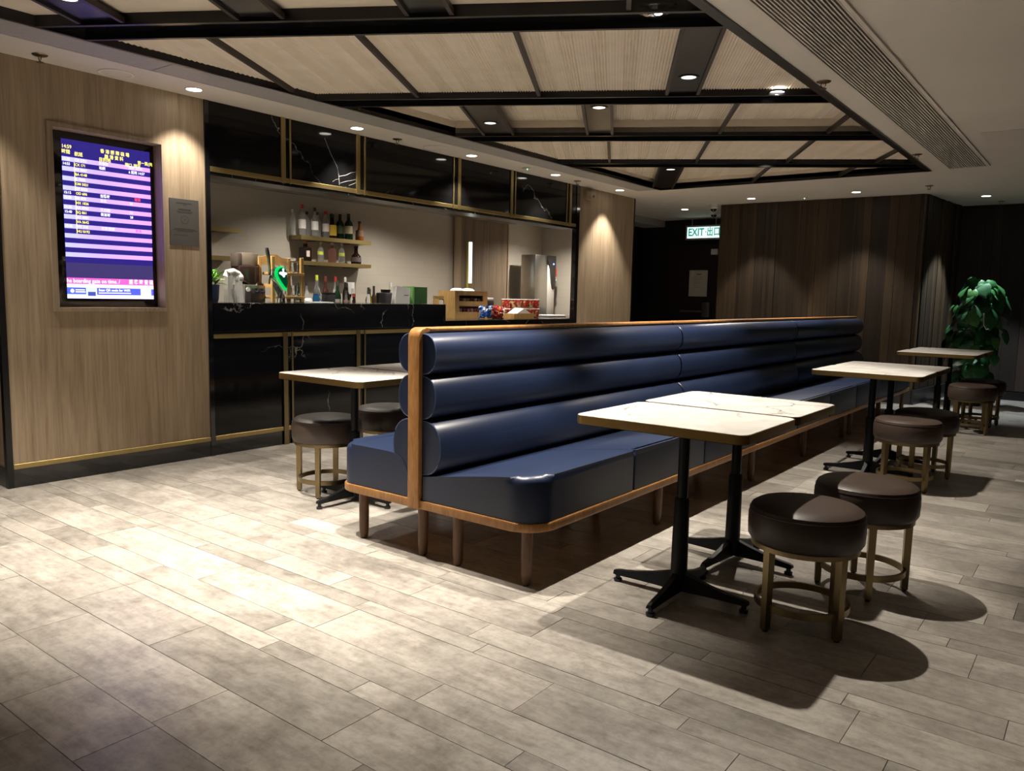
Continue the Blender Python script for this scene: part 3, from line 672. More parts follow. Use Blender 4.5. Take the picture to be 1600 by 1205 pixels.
# shelves
def shelf(y0, y1, z0, z1, label):
    t = thing('wall_shelf', label, 'shelf', (BX, y0, z0))
    obj('board', G().box(.001, .19, .003, y1-y0-.003, 0, z1-z0-.001), M_brassdk, t)
    obj('brass_edge', G().box(.1905, .196, 0, y1-y0, -.001, z1-z0, .001, 1), M_brass, t)
    for d in (.25, .75): obj('bracket', G().tube([(.0, (y1-y0)*d, -.003), (.12, (y1-y0)*d, -.003)], .003, 6), M_blackmetal, t)
shelf(4.895, 5.80, 1.705, 1.745, 'upper brass edged shelf of spirit bottles behind the bar')
shelf(4.91, 5.80, 1.462, 1.500, 'lower brass edged bottle shelf with wide gaps behind the bar')
shelf(3.30, 4.245, 1.715, 1.752, 'upper bare wooden shelf above the coffee machine')
shelf(3.30, 4.18, 1.462, 1.500, 'lower bare wooden shelf just behind the coffee machine')

# bottles
gl_cache = {}
def glassm(c, kind):
    k = (c, kind)
    if k not in gl_cache:
        gl_cache[k] = mat('bottle_%d' % len(gl_cache), c, .06, trans=.9 if kind == 'clear' else 0, ior=1.25, spec=.6)
    return gl_cache[k]
cap_cache = {}
def flat(c, r=.5):
    if c not in cap_cache: cap_cache[c] = mat('solid_%d' % len(cap_cache), c, r)
    return cap_cache[c]
def bottle(x, y, z, h, r, glass, kind, cap, lab, label, shape='tall', group=None, lz=(.22, .52), noblur=None):
    t = thing('bottle', label, 'bottle', (x, y, z), 0, group)
    if shape == 'tall': pr = [(r*.9, 0), (r, .01), (r, h*.58), (r*.86, h*.66), (r*.42, h*.76), (r*.36, h*.9)]
    elif shape == 'round': pr = [(r*.9, 0), (r, .01), (r*1.0, h*.30), (r*.86, h*.46), (r*.4, h*.6), (r*.32, h*.88)]
    elif shape == 'square': pr = [(r*.95, 0), (r, .008), (r, h*.62), (r*.9, h*.68), (r*.35, h*.72), (r*.32, h*.88)]
    elif shape == 'cone': pr = [(r*.95, 0), (r, .01), (r*.9, h*.25), (r*.5, h*.6), (r*.35, h*.9)]
    n = 4 if shape == 'square' else 18
    g = G().lathe(pr, n)
    if n == 4: g.xf(Matrix.Rotation(R(45), 4, 'Z')@Matrix.Scale(1.25, 4))
    obj('glass_body', g, glassm(glass, kind), t)
    obj('cap', G().cyl(0, 0, h*.875*(1.25 if n == 4 else 1), h*(1.25 if n == 4 else 1), r*.40, n=14), flat(cap), t)
    if lab:
        z0, z1 = lz; v = []; f = []
        K = 10; rr = r*1.02
        for i in range(K+1):
            a = R(-150)+R(130)*i/K+R(45)
            for zz in (z0, z1): v.append((rr*math.cos(a), rr*math.sin(a), h*zz))
        f = [(2*i, 2*i+2, 2*i+3, 2*i+1) for i in range(K)]
        if n == 4:
            q = r*1.25*.7072; g2 = G().box(q+.0005, q+.0012, -.02, .02, h*1.25*z0, h*1.25*z1)
        else: g2 = G().add(v, f)
        obj('paper_label', g2, flat(lab, .7), t)
    return t
CL = (.93, .96, .96); DK = (.012, .008, .006); GR = (.01, .03, .016); AM = (.30, .10, .02)
UX = -6.405; UZ = 1.7465; LZ = 1.5015
bottle(UX, 4.968, UZ, .30, .040, CL, 'clear', (.55, .02, .02), (.62, .58, .53), 'clear spirit bottle with a red cap and pale label, first on the upper shelf')
bottle(UX-.05, 4.895, UZ, .25, .030, CL, 'clear', (.5, .48, .45), None, 'thin clear bottle with a pale cap at the near end of the upper shelf')
bottle(UX-.045, 5.062, UZ, .245, .034, CL, 'clear', (.03, .02, .02), None, 'short clear bottle with a black cap behind a white labelled bottle')
bottle(UX+.022, 5.105, UZ, .282, .038, CL, 'clear', (.02, .015, .015), (.66, .64, .60), 'tall clear bottle with a black cap and white label on the upper shelf')
bottle(UX-.03, 5.184, UZ, .25, .034, CL, 'clear', (.14, .09, .05), None, 'clear unlabelled bottle with a brown cap on the upper shelf')
bottle(UX+.018, 5.245, UZ, .26, .037, CL, 'clear', (.55, .03, .03), (.60, .52, .50), 'clear bottle with a red cap and red printed label on the upper shelf')
bottle(UX+.028, 5.325, UZ, .235, .042, DK, 'd', (.02, .015, .012), (.55, .36, .03), 'dark liqueur bottle with an oval yellow label on the upper shelf', 'round', lz=(.1, .55))
bottle(UX-.045, 5.372, UZ, .25, .042, DK, 'd', (.03, .02, .02), None, 'plain dark liqueur bottle beside the yellow labelled one', 'round')
bottle(UX-.035, 5.475, UZ, .255, .040, GR, 'd', (.05, .02, .02), (.16, .20, .08), 'dark green bottle with a dull green label on the upper shelf')
bottle(UX+.022, 5.54, UZ, .262, .043, GR, 'd', (.05, .02, .02), (.62, .56, .34), 'dark green whiskey bottle with a cream label on the upper shelf')
bottle(UX+.01, 5.70, UZ, .20, .045, AM, 'd', (.03, .02, .015), (.32, .20, .14), 'amber bottle with a black cap alone at the end of the upper shelf', 'round')
bottle(UX, 5.005, LZ, .155, .048, DK, 'd', (.55, .16, .03), (.55, .46, .42), 'square dark bottle with an orange cap on the lower shelf', 'square')
bottle(UX, 5.192, LZ, .20, .032, CL, 'clear', (.75, .75, .75), (.48, .55, .08), 'clear bottle with a yellow tag nearest the orange capped bottle', lz=(.36, .52))
bottle(UX, 5.34, LZ, .20, .040, (.75, .38, .33), 'clear', (.8, .8, .8), None, 'pink spirit bottle with a white cap on the lower shelf')
bottle(UX, 5.466, LZ, .20, .032, CL, 'clear', (.75, .75, .75), (.48, .55, .08), 'clear bottle with a yellow tag nearest the round dark bottle', lz=(.36, .52))
bottle(UX, 5.66, LZ, .185, .055, (.02, .008, .006), 'd', (.05, .02, .015), (.10, .08, .08), 'round dark bottle with a red neck at the end of the lower shelf', 'round', lz=(.12, .38))
# crowd of bottles on the back counter
CB = [(4.772, .30, GR, 'd', (.02, .08, .04)), (4.816, .30, GR, 'd', (.02, .07, .035)), (4.851, .288, (.05, .015, .01), 'd', (.15, .03, .02)), (4.91, .315, CL, 'clear', (.03, .025, .03)), (5.035, .376, CL, 'clear', (.50, .55, .05)),
      (5.096, .31, DK, 'd', (.02, .015, .015)), (5.142, .368, (.06, .02, .015), 'd', (.16, .04, .03)), (5.160, .328, DK, 'd', (.05, .03, .03)), (5.234, .326, GR, 'd', (.06, .05, .03)), (5.269, .368, CL, 'clear', (.40, .03, .03)),
      (5.293, .312, DK, 'd', (.03, .02, .02)), (5.337, .37, DK, 'd', (.6, .58, .55)), (5.483, .266, (.07, .03, .015), 'd', (.03, .02, .02)), (5.372, .256, CL, 'clear', (.45, .45, .42)), (5.649, .273, (.45, .30, .03), 'clear', (.03, .03, .03)), (5.723, .29, (.05, .03, .02), 'd', (.03, .02, .02)), (5.79, .25, DK, 'd', (.02, .02, .02)), (6.03, .33, CL, 'clear', (.55, .55, .55)), (6.10, .29, DK, 'd', (.02, .02, .02))]
BL = ['green wine bottle nearest the wooden glass rack', 'second green wine bottle by the glass rack', 'short reddish bottle beside the green wine bottles', 'clear bottle with a black cap near the small blue jug', 'tall clear bottle with a lime yellow cap behind the bar', 'dark bottle standing behind the square black canister',
      'tall bottle with a maroon cap behind the bar', 'dark bottle half hidden behind the maroon capped one', 'green bottle in the middle of the bottle crowd', 'clear bottle with a red cap in the bottle crowd', 'dark bottle with a black neck in the bottle crowd', 'dark bottle with a tall white cap in the bottle crowd',
      'brown bottle near the white paper roll', 'small clear bottle with a pale cap behind the bar', 'bottle of golden syrup with a black cap behind the bar', 'dark sloping bottle beside the golden syrup', 'squat dark bottle before the black machine', 'clear bottle with a silver cap behind the menu stand', 'dark bottle behind the menu stand']
taken = [(-6.14, 5.07, .075), (-6.15, 4.93, .075), (-6.25, 5.447, .055), (-6.2, 5.89, .115), (-6.10, 5.555, .04), (-6.03, 5.20, .04), (-6.03, 5.30, .05)]
for k, (yy, h, gc, kd, cp) in enumerate(CB):
    rr = [.036, .032, .034, .03][k % 4]
    bx = next(c for c in (-6.2, -6.27, -6.13, -6.34, -6.41, -6.06, -6.46, -6.0) if all(math.hypot(c-a, yy-b_) > rr+q+.004 for a, b_, q in taken))
    taken.append((bx, yy, rr))
    bottle(bx, yy, .941, h+.045+max(0, -6.2-bx)*.06, [.036, .032, .034, .03][k % 4], gc, kd, cp, [(.4, .36, .3), None, (.2, .1, .05), None][k % 4], BL[k])
bottle(-6.10, 5.555, .941, .285, .036, (.6, .6, .58), 'd', (.05, .05, .05), None, 'white conical bottle with a black stopper behind the bar', 'cone')
bottle(-6.03, 5.20, .941, .28, .034, (.8, .85, .85), 'clear', (.05, .04, .04), None, 'clear cut glass bottle before the bottle crowd', 'round')
bottle(-6.03, 5.30, .941, .25, .045, (.03, .01, .01), 'd', (.3, .05, .03), (.35, .06, .03), 'fat dark bottle with a red label before the bottle crowd', 'round')
t = thing('paper_roll_stand', 'white paper roll on a stand among the bottles', 'paper roll', (-6.25, 5.447, .941)); obj('roll', G().ring(.042, .012, .245, .365, 20), M_white, t); obj('stand', G().cyl(0, 0, 0, .245, .012).cyl(0, 0, 0, .01, .05), M_dark, t)
t = thing('canister', 'square black canister among the bottles', 'canister', (-6.14, 5.07, .941)); obj('body', G().box(-.045, .045, -.05, .05, 0, .24, .006), M_dark, t); obj('lid', G().box(-.047, .047, -.052, .052, .2405, .258, .004), M_black, t)
t = thing('jug', 'small blue and clear jug behind the bar', 'jug', (-6.15, 4.93, .941)); obj('body', G().lathe([(.03, 0), (.036, .02), (.034, .2), (.028, .24)], 18), glassm((.05, .25, .6), 'clear'), t); obj('handle', G().tube([(0, .03, .2), (0, .065, .18), (0, .065, .09), (0, .034, .06)], .005), flat((.05, .2, .5)), t)
t = thing('espresso_grinder', 'squat black machine with shiny knobs behind the menu stand', 'machine', (-6.2, 5.89, .941)); obj('body', G().box(-.08, .08, -.075, .075, 0, .27, .02), M_dark, t); obj('hopper', G().cyl(0, 0, .2702, .30, .05, .055), M_black, t)
for yk in (-.03, .02, .05): obj('knob', G().sphere((.083, yk, .17-abs(yk)), .008, 10, 6), M_chrome, t)

# raised-bar things at the near end
t = thing('potted_fern', 'small bright green fern in a blue pot at the near end of the bar', 'plant', (-5.33, 3.300, 1.109))
obj('pot', G().lathe([(.05, 0), (.058, .02), (.066, .13), (.06, .13), (.055, .11)], 20), mat('blue_pot', (.06, .10, .22), .35), t)
random.seed(3); mgn = mat('fern_leaf_green', (.26, .55, .08), .5)
lf = G().add([(0, 0, 0), (.008, .02, .012), (0, .022, .015), (-.008, .02, .012), (.007, .055, .016), (0, .058, .02), (-.007, .055, .016), (0, .095, .0)], [(0, 1, 2), (0, 2, 3), (1, 4, 5, 2), (2, 5, 6, 3), (4, 7, 5), (5, 7, 6)])
LF = bpy.data.meshes.new('leaf'); lf.bm.to_mesh(LF); lf.bm.free(); LF.materials.append(mgn)
for k in range(46):
    o = obj('leaf', LF, mgn, t, (random.uniform(-.03, .03), random.uniform(-.03, .03), .12+random.uniform(0, .07)), (random.uniform(-.2, 1.2), random.uniform(-.5, .5), random.uniform(0, 6.28))); s_ = random.uniform(.85, 1.2); o.scale = (s_*1.4, s_, s_)
t = thing('citrus_juicer', 'white arched bar machine with a slanted stand beside the fern', 'machine', (-5.41, 3.525, 1.109))
obj('column', G().prism([(-.03, -.045), (.03, -.045), (.03, .0), (-.03, .0)], 0, .20).tube([(0, -.045, .19), (0, -.03, .222), (0, .02, .232), (0, .06, .215), (0, .085, .18)], .026, 12), M_white, t)
obj('head', G().sphere((0, .07, .185), .036, 16, 10, (1, 1, 1.1)), M_white, t)
obj('slanted_foot', G().prism([(0, 0), (.045, 0), (.025, .175), (0, .175)], -.03, .03).xf(Matrix.Translation((0, .05, .0))@Matrix(((0, 0, 1, 0), (1, 0, 0, 0), (0, 1, 0, 0), (0, 0, 0, 1)))), M_white, t)
obj('glass_cup', G().lathe([(.025, .002), (.03, .01), (.034, .10), (.031, .10), (.027, .012)], 18, (0, -.005, 0), close=False), M_glass, t)
t = thing('kettle', 'white kettle with a loop handle behind the fern', 'kettle', (-5.60, 3.37, 1.109))
obj('body', G().lathe([(.06, 0), (.065, .03), (.058, .2), (.03, .27), (.012, .285)], 24), M_white, t); obj('handle', G().tube([(0, .05, .23), (0, .085, .25), (0, .09, .2), (0, .06, .16)], .006), M_white, t)
t = thing('coffee_machine', 'dark espresso machine with clear hopper and steel front on the bar', 'coffee machine', (-5.66, 3.815, 1.109))
obj('hopper', G().box(-.05, .05, -.055, .095, .29, .395, .012), mat('smoked', (.55, .46, .38), .08, trans=.8, ior=1.1), t); obj('hopper_lid', G().box(-.052, .052, -.098, -.056, .28, .39, .008), mat('tan_plastic', (.07, .055, .045), .25), t)
obj('head', G().prism([(-.09, .29), (.10, .29), (.10, .17), (.06, .138), (.0, .142), (-.05, .17), (-.09, .24)], -.06, .06, .01).xf(Matrix(((0, 0, 1, 0), (1, 0, 0, 0), (0, 1, 0, 0), (0, 0, 0, 1)))), mat('gloss_brown', (.035, .02, .018), .12), t)
obj('front_panel', G().box(-.07, .11, -.075, -.02, .0, .135, .004), M_steel, t); obj('gauge', G().cyl(0, 0, 0, .006, .018).xf(Matrix.Translation((.1105, -.046, .10))@Matrix.Rotation(R(90), 4, 'Y')), M_white, t)
obj('body', G().box(-.09, .09, -.019, .13, .0, .134, .004), mat('steel_dark', (.22, .20, .17), .3, .8), t)
for yk in (.02, .075): obj('group_head', G().cyl(.105, yk, .07, .11, .02).tube([(.12, yk, .085), (.16, yk, .08)], .007), M_dark, t)
obj('power_light', G().sphere((.072, -.085, .165), .004, 8, 6), em('red_led', (1, .05, .03), 4), t)
t = thing('glass_rack', 'wooden two tier rack of glasses standing on the bar', 'rack', (-5.60, 4.13, 1.109))
for yk in (-.155, .135):
    for xk in (-.09, .09): obj('upright', G().box(xk-.012, xk+.012, yk-.016, yk+.016, 0, .375, .003, 1), M_bamboo, t)
obj('back_board', G().prism([(-.138, .31), (-.138, .375), (-.05, .395), (.02, .395), (.06, .372), (.118, .365), (.118, .31)], -.008, .008).xf(Matrix(((0, 0, 1, -.09), (1, 0, 0, 0), (0, 1, 0, 0), (0, 0, 0, 1)))), M_bamboo, t)
for zk in (.03, .225): obj('tray', G().box(-.076, .105, -.1388, .155, zk, zk+.022, .003, 1), M_bamboo, t)
obj('side_rail', G().box(-.078, .078, -.165, -.145, .12, .15), M_bamboo, t)
k = 0
for zk in (.0525, .2475):
    for yk in (-.08, -.02, .04, .10):
        k += 1; g_ = thing('drinking_glass', 'clear stemless glass on the %s tier of the wooden rack' % ('lower' if zk < .1 else 'upper'), 'glass', (-5.56, 4.13+yk, 1.109+zk), 0, 'glasses on the rack %s tier' % ('lower' if zk < .1 else 'upper'))
        obj('bowl', G().lathe([(.018, 0), (.024, .006), (.027, .05), (.023, .09), (.021, .09), (.024, .05), (.02, .01)], 16, close=False), M_glass, g_)
t = thing('beer_tap', 'chrome beer tap with a glowing green badge and black handle', 'beer tap', (-5.36, 3.86, 1.109))
MYZ = Matrix(((0, 0, 1, 0), (1, 0, 0, 0), (0, 1, 0, 0), (0, 0, 0, 1)))
obj('column', G().tube([(0, .085, 0), (0, .088, .04), (0, .07, .09), (0, .035, .145), (0, .008, .20), (0, .012, .25), (0, .035, .275)], [.034, .031, .027, .025, .023, .02, .014], 16), M_chrome, t)
BP = [(.035, .283), (.06, .289), (.085, .283), (.104, .265), (.113, .238), (.116, .19), (.116, .13), (.110, .092), (.09, .105), (.062, .138), (.035, .172), (.014, .205), (.006, .235), (.014, .265)]
cy, cz_ = .068, .205
obj('badge', G().prism(BP, .026, .040, .003, 2).xf(MYZ), mat('badge_green', (.0, .20, .04), .2, emit=(.0, .55, .09), es=.7), t)
bf = obj('badge_face', G().prism([(cy+.008+(p[0]-cy)*.80, cz_+.004+(p[1]-cz_)*.82) for p in BP], .0402, .043).xf(MYZ), mat('badge_dark', (.0, .03, .015), .15, emit=(.0, .05, .02), es=.4), t)
gl_ = G()
for (a_, c, r1, r2) in ((.075, .262, .010, .011), (.075, .243, .014, .006), (.052, .234, .017, .011), (.080, .228, .022, .010), (.098, .232, .013, .010), (.080, .212, .012, .010), (.062, .224, .010, .007)): gl_.sphere((.0445, a_, c), 1, 10, 6, (.0015, r1, r2))
obj('badge_logo', gl_, em('badge_white', (1, 1, 1), 1.2), bf)
obj('faucet', G().tube([(0, .008, .20), (.015, -.02, .205), (.02, -.037, .20), (.02, -.042, .145)], [.012, .013, .011, .006], 10), M_chrome, t)
obj('tap_handle', G().tube([(.02, -.037, .215), (.02, -.036, .28), (.02, -.043, .345), (.02, -.055, .40), (.02, -.058, .428)], [.009, .010, .012, .016, .011], 10), M_dark, t)
obj('chrome_edge', G().tube([(.032, -.043, .23), (.033, -.05, .33), (.034, -.066, .41)], .004, 6), M_chrome, t)
t = thing('bar_tray', 'low white drip tray on the raised bar', 'tray', (-5.5, 4.42, 1.109)); obj('plate', G().box(-.08, .08, -.14, .12, 0, .006, .002, 1), M_white, t); obj('bowl', G().lathe([(.02, .0062), (.04, .012), (.035, .03), (.02, .038)], 18, (0, -.1, 0)), M_white, t)
t = thing('menu_stand', 'white tented menu card on the bar beside the grass box', 'menu', (-5.42, 5.37, 1.109))
obj('card', G().prism([(-.12, 0), (.075, 0), (.085, .145), (-.10, .165)], -.004, .0).xf(Matrix.Rotation(R(0), 4, 'Z')@Matrix(((0, 0, 1, .02), (1, 0, 0, 0), (0, 1, 0, 0), (0, 0, 0, 1)))), M_white, t)
obj('card_back', G().prism([(-.115, 0), (.07, 0), (.08, .14), (-.095, .16)], -.004, .0).xf(Matrix(((0, 0, 1, -.03), (1, 0, 0, 0), (0, 1, 0, 0), (0, 0, 0, 1)))), M_white, t)
obj('print_line', G().box(.0202, .0208, .0, .06, .075, .083), flat((.2, .2, .2)), t)
t = thing('grass_box', 'square box wrapped in green artificial grass on the bar end', 'ornament', (-5.45, 5.565, 1.109))
obj('turf_panel', G().box(-.085, .07, -.089, -.0755, 0, .165), wood('grass_light', (.10, .26, .06), (.18, .42, .12), (.28, .55, .2), (160, 160, 6), .8, 'Object'), t)
obj('turf_panel', G().box(-.09, .072, -.075, .10, 0, .16), wood('grass_dark', (.012, .05, .014), (.03, .10, .03), (.05, .14, .05), (160, 160, 6), .8, 'Object'), t)

# lower worktop things
WZ = .9525
t = thing('glass_jar', 'glass jar with a wooden lid at the step of the bar', 'jar', (-5.47, 5.93, WZ)); obj('jar_body', G().lathe([(.05, 0), (.056, .01), (.056, .19), (.05, .205)], 24), M_glass, t); obj('lid', G().cyl(0, 0, .2055, .235, .058, n=24), M_bamboo, t); obj('contents', G().cyl(0, 0, .012, .10, .045, n=18), flat((.45, .40, .33)), t)
t = thing('bread_box', 'bamboo two tier snack box with slotted windows on the bar', 'box', (-5.62, 6.50, WZ))
bb = G(); Wy = .27; Hh = .287
for z0, z1 in ((0, .07), (.135, .185), (.245, Hh)): bb.box(.09, .105, -Wy, Wy, z0, z1)
for z0, z1 in ((.0705, .1345), (.1855, .2445)): bb.box(.09, .105, -Wy, -.2, z0, z1).box(.09, .105, .19, Wy, z0, z1)
obj('front_panel', bb, M_bamboo, t); obj('side_panel', G().box(-.12, .0895, -Wy, -Wy+.014, 0, Hh), M_bamboo, t); obj('side_panel', G().box(-.12, .0895, Wy-.014, Wy, 0, Hh), M_bamboo, t)
obj('shelf_board', G().box(-.12, .0895, -Wy+.0145, Wy-.0145, .125, .135), M_bamboo, t); obj('back_panel', G().box(-.135, -.1205, -Wy, Wy, 0, Hh), M_bamboo, t); obj('top_board', G().box(-.135, .105, -Wy, Wy, Hh+.0005, Hh+.006), M_bamboo, t)
for k in range(7): obj('snack_packet', G().box(-.05, .07, -.22+k*.062, -.17+k*.062, .136, .215, .008), flat(((.55, .4, .2), (.25, .05, .04), (.6, .55, .45))[k % 3]), t); obj('snack_packet', G().box(-.05, .07, -.22+k*.062, -.17+k*.062, .001, .11, .008), flat(((.30, .10, .12), (.5, .35, .3), (.28, .06, .08))[k % 3]), t)
for yk, l in ((-.11, 'white bowl upside down on the bamboo box, by the jar'), (.06, 'white bowl upside down on the bamboo box, by the candy jars')):
    tag(obj('bowl', G().lathe([(.075, 0), (.07, .012), (.05, .024), (.03, .028)], 28), M_white, None, (-5.60, 6.50+yk-.03, WZ+Hh+.0065)), l, 'bowl')
random.seed(5)
for yk, c1, c2, l in ((6.545, (.03, .16, .62), (.55, .70, .9), 'clear glass of blue wrapped sweets on the bar'), (6.745, (.55, .05, .04), (.70, .35, .10), 'clear glass of red wrapped sweets on the bar')):
    t = thing('sweet_jar', l, 'jar', (-5.36, yk, WZ)); obj('glass_body', G().lathe([(.07, 0), (.078, .01), (.088, .148), (.085, .148), (.075, .012)], 28, close=False), mat('thin_glass', (.97, .98, .98), .02, trans=1, ior=1.08), t)
    for k in range(60):
        a = random.uniform(0, 6.28); zz = .02+.115*k/60; rr = (.06+.012*zz/.14)*math.sqrt(random.uniform(.3, 1))
        g_ = G().box(-.016, .016, -.010, .010, -.008, .008, .004, 1)
        obj('sweet', g_, flat(random.choice([c1, c1, c2, tuple(x*.6 for x in c1)]), .25), t, (rr*math.cos(a), rr*math.sin(a), zz), (random.uniform(0, 3), random.uniform(0, 3), random.uniform(0, 3)), smooth=False)
t = thing('napkin_dispenser', 'dark napkin dispenser with a white top between sweets and noodle cups', 'dispenser', (-5.74, 6.94, WZ)); obj('body', G().box(-.09, .09, -.12, .12, 0, .19, .01), M_dark, t); obj('napkin_stack', G().box(-.085, .085, -.115, .115, .1905, .225, .006), M_white, t)
for zk in (.08, .13): obj('chrome_bar', G().tube([(.095, -.11, zk), (.095, .11, zk)], .006), M_chrome, t)
t = thing('cutlery_rack', 'black wire cutlery holder before the napkin dispenser', 'rack', (-5.53, 6.97, WZ)); obj('tray', G().box(-.05, .05, -.11, .08, 0, .06, .004), M_dark, t)
for k in range(5): obj('cutlery', G().tube([(-.02+.01*k, -.08+.035*k, .0605), (-.01+.008*k, -.07+.035*k, .13)], .006, 6), M_steel, t)
t = thing('tissue_tray', 'shallow wooden tray of white tissues on the bar', 'tray', (-5.36, 7.13, WZ))
obj('side_board', G().box(-.09, .09, -.19, .18, 0, .012).box(.078, .09, -.19, .18, .0125, .058).box(-.09, -.078, -.19, .18, .0125, .058).box(-.0775, .0775, -.19, -.178, .0125, .058).box(-.0775, .0775, .168, .18, .0125, .058), M_bamboo, t)
obj('tissue', G().add([(-.07, -.12, .05), (.07, -.12, .055), (.07, .02, .115), (-.07, .03, .12), (.07, .15, .058), (-.07, .15, .06), (-.07, .15, .02), (.07, .15, .02), (.07, -.12, .02), (-.07, -.12, .02)], [(0, 1, 2, 3), (3, 2, 4, 5), (5, 4, 7, 6), (0, 9, 8, 1), (1, 8, 7, 4, 2), (0, 3, 5, 6, 9), (9, 6, 7, 8)]), mat('tissue_grey', (.55, .55, .55), .8), t)
# noodle cups: two tiers
cupm = []
for k, (c1) in enumerate(((.50, .03, .03), (.55, .10, .03), (.42, .02, .03))):
    m_, nt, b = mk('cup_print_%d' % k); cr = coords(nt, (1, 1, 1)); n_ = noise(nt, cr.outputs[0], 28, 2, .5)
    nt.links.new(ramp(nt, n_.outputs[0], [(.42, c1), (.52, c1), (.56, (.62, .45, .10)), (.66, (.6, .52, .4))]).outputs[0], b.inputs['Base Color']); b.inputs['Roughness'].default_value = .35; cupm.append(m_)
CUP = thing('noodle_cup', 'red printed noodle cup on the top tier of the stack', 'cup', (0, 0, 0), 0, 'noodle cups, top tier')
obj('cup_body', G().lathe([(.040, 0), (.043, .005), (.051, .098)], 20), cupm[0], CUP); obj('rim_lid', G().lathe([(.054, .0985), (.054, .105), (.05, .107)], 20), M_white, CUP)
first = True
for tier in (0, 1):
    for col_ in range(6):
        for xk in (0,):
            lab = 'red printed noodle cup on the %s tier of the stack' % ('bottom', 'top')[tier]; grp = 'noodle cups, %s tier' % ('bottom', 'top')[tier]
            loc = (-5.53-.115*xk, 7.105+.114*col_+.02*tier*0, WZ+.1085*tier+tier*.001); loc = (loc[0], loc[1]+.02, loc[2])
            if first: CUP.location = loc; CUP['label'] = lab; CUP['group'] = grp; o = CUP; first = False
            else: o = dup(CUP, loc, random.uniform(0, 6), lab, grp)
# hot water boiler
t = thing('water_boiler', 'tall stainless hot water boiler with a red tap at the bar end', 'boiler', (-6.22, 8.58, WZ))
obj('tank', G().box(-.12, .12, -.11, .18, 0, .80, .012), M_steel, t)
obj('front_column', G().box(-.118, .125, .1805, .34, .0, .795, .012), mat('pale_steel', (.70, .68, .63), .35, .25), t)
obj('control_panel', G().prism([(-.02, .80), (.17, .80), (.17, .45), (.15, .38), (.12, .345), (.09, .36), (.06, .45), (.03, .62), (-.02, .72)], -.10, .134, .003).xf(Matrix.Translation((0, .18, 0))@Matrix(((0, 0, 1, 0), (1, 0, 0, 0), (0, 1, 0, 0), (0, 0, 0, 1)))), M_blackgloss, t)
obj('spout', G().tube([(.10, .341, .51), (.10, .39, .51), (.10, .40, .47)], .016, 10), M_white, t); obj('tap_lever', G().box(.085, .115, .375, .41, .53, .64, .008), flat((.55, .04, .03), .35), t)
obj('indicator_light', G().sphere((.135, .29, .69), .012, 10, 6), em('blue_led', (.1, .15, 1), 5), t)
t = tag(obj('cloth', G().prism([(-.14, -.2), (.12, -.22), (.15, .1), (.1, .2), (-.1, .18)], 0, .022, .008), M_white, None, (-5.75, 8.35, WZ)), 'folded white cloth on the worktop before the boiler', 'cloth')

# ================================================================== BENCHES
def rrect(x0, x1, y0, y1, r):   # r: radii at (x0,y0),(x1,y0),(x1,y1),(x0,y1)
    pts = []
    for (cx, cy, a0), rr in zip(((x0, y0, 180), (x1, y0, 270), (x1, y1, 0), (x0, y1, 90)), r):
        if rr <= 0: pts.append((cx, cy)); continue
        ox = cx+rr if a0 in (180, 90) else cx-rr; oy = cy+rr if a0 in (180, 270) else cy-rr
        for i in range(9): a = R(a0+90*i/8); pts.append((ox+rr*math.cos(a), oy+rr*math.sin(a)))
    return pts
def half_roll(cx, a, zc, bz, y0, y1, side, endr=.012, ex=2.3):
    # half superellipse swept along y with slightly rounded ends
    n = 18; prof = []
    for i in range(n+1):
        th = -PI/2+PI*i/n; c, s = math.cos(th), math.sin(th)
        prof.append((side*a*abs(c)**(2/ex), bz*math.copysign(abs(s)**(2/ex), s)))
    st_ = [(y0, .955), (y0+.003, .985), (y0+.009, 1), (y1-.009, 1), (y1-.003, .985), (y1, .955)]
    v = []; f = []; m = n+1
    for yy, k in st_:
        for px, pz in prof: v.append((cx+px*k, yy, zc+pz*k))
    for i in range(len(st_)-1):
        for j in range(n): f.append((i*m+j, i*m+j+1, (i+1)*m+j+1, (i+1)*m+j))
        f.append((i*m+n, i*m, (i+1)*m, (i+1)*m+n))
    f.append(list(range(m))); f.append([(len(st_)-1)*m+j for j in range(m-1, -1, -1)])
    return G().add(v, f)
M_piping = leather('navy_piping', (.05, .075, .16), .35)
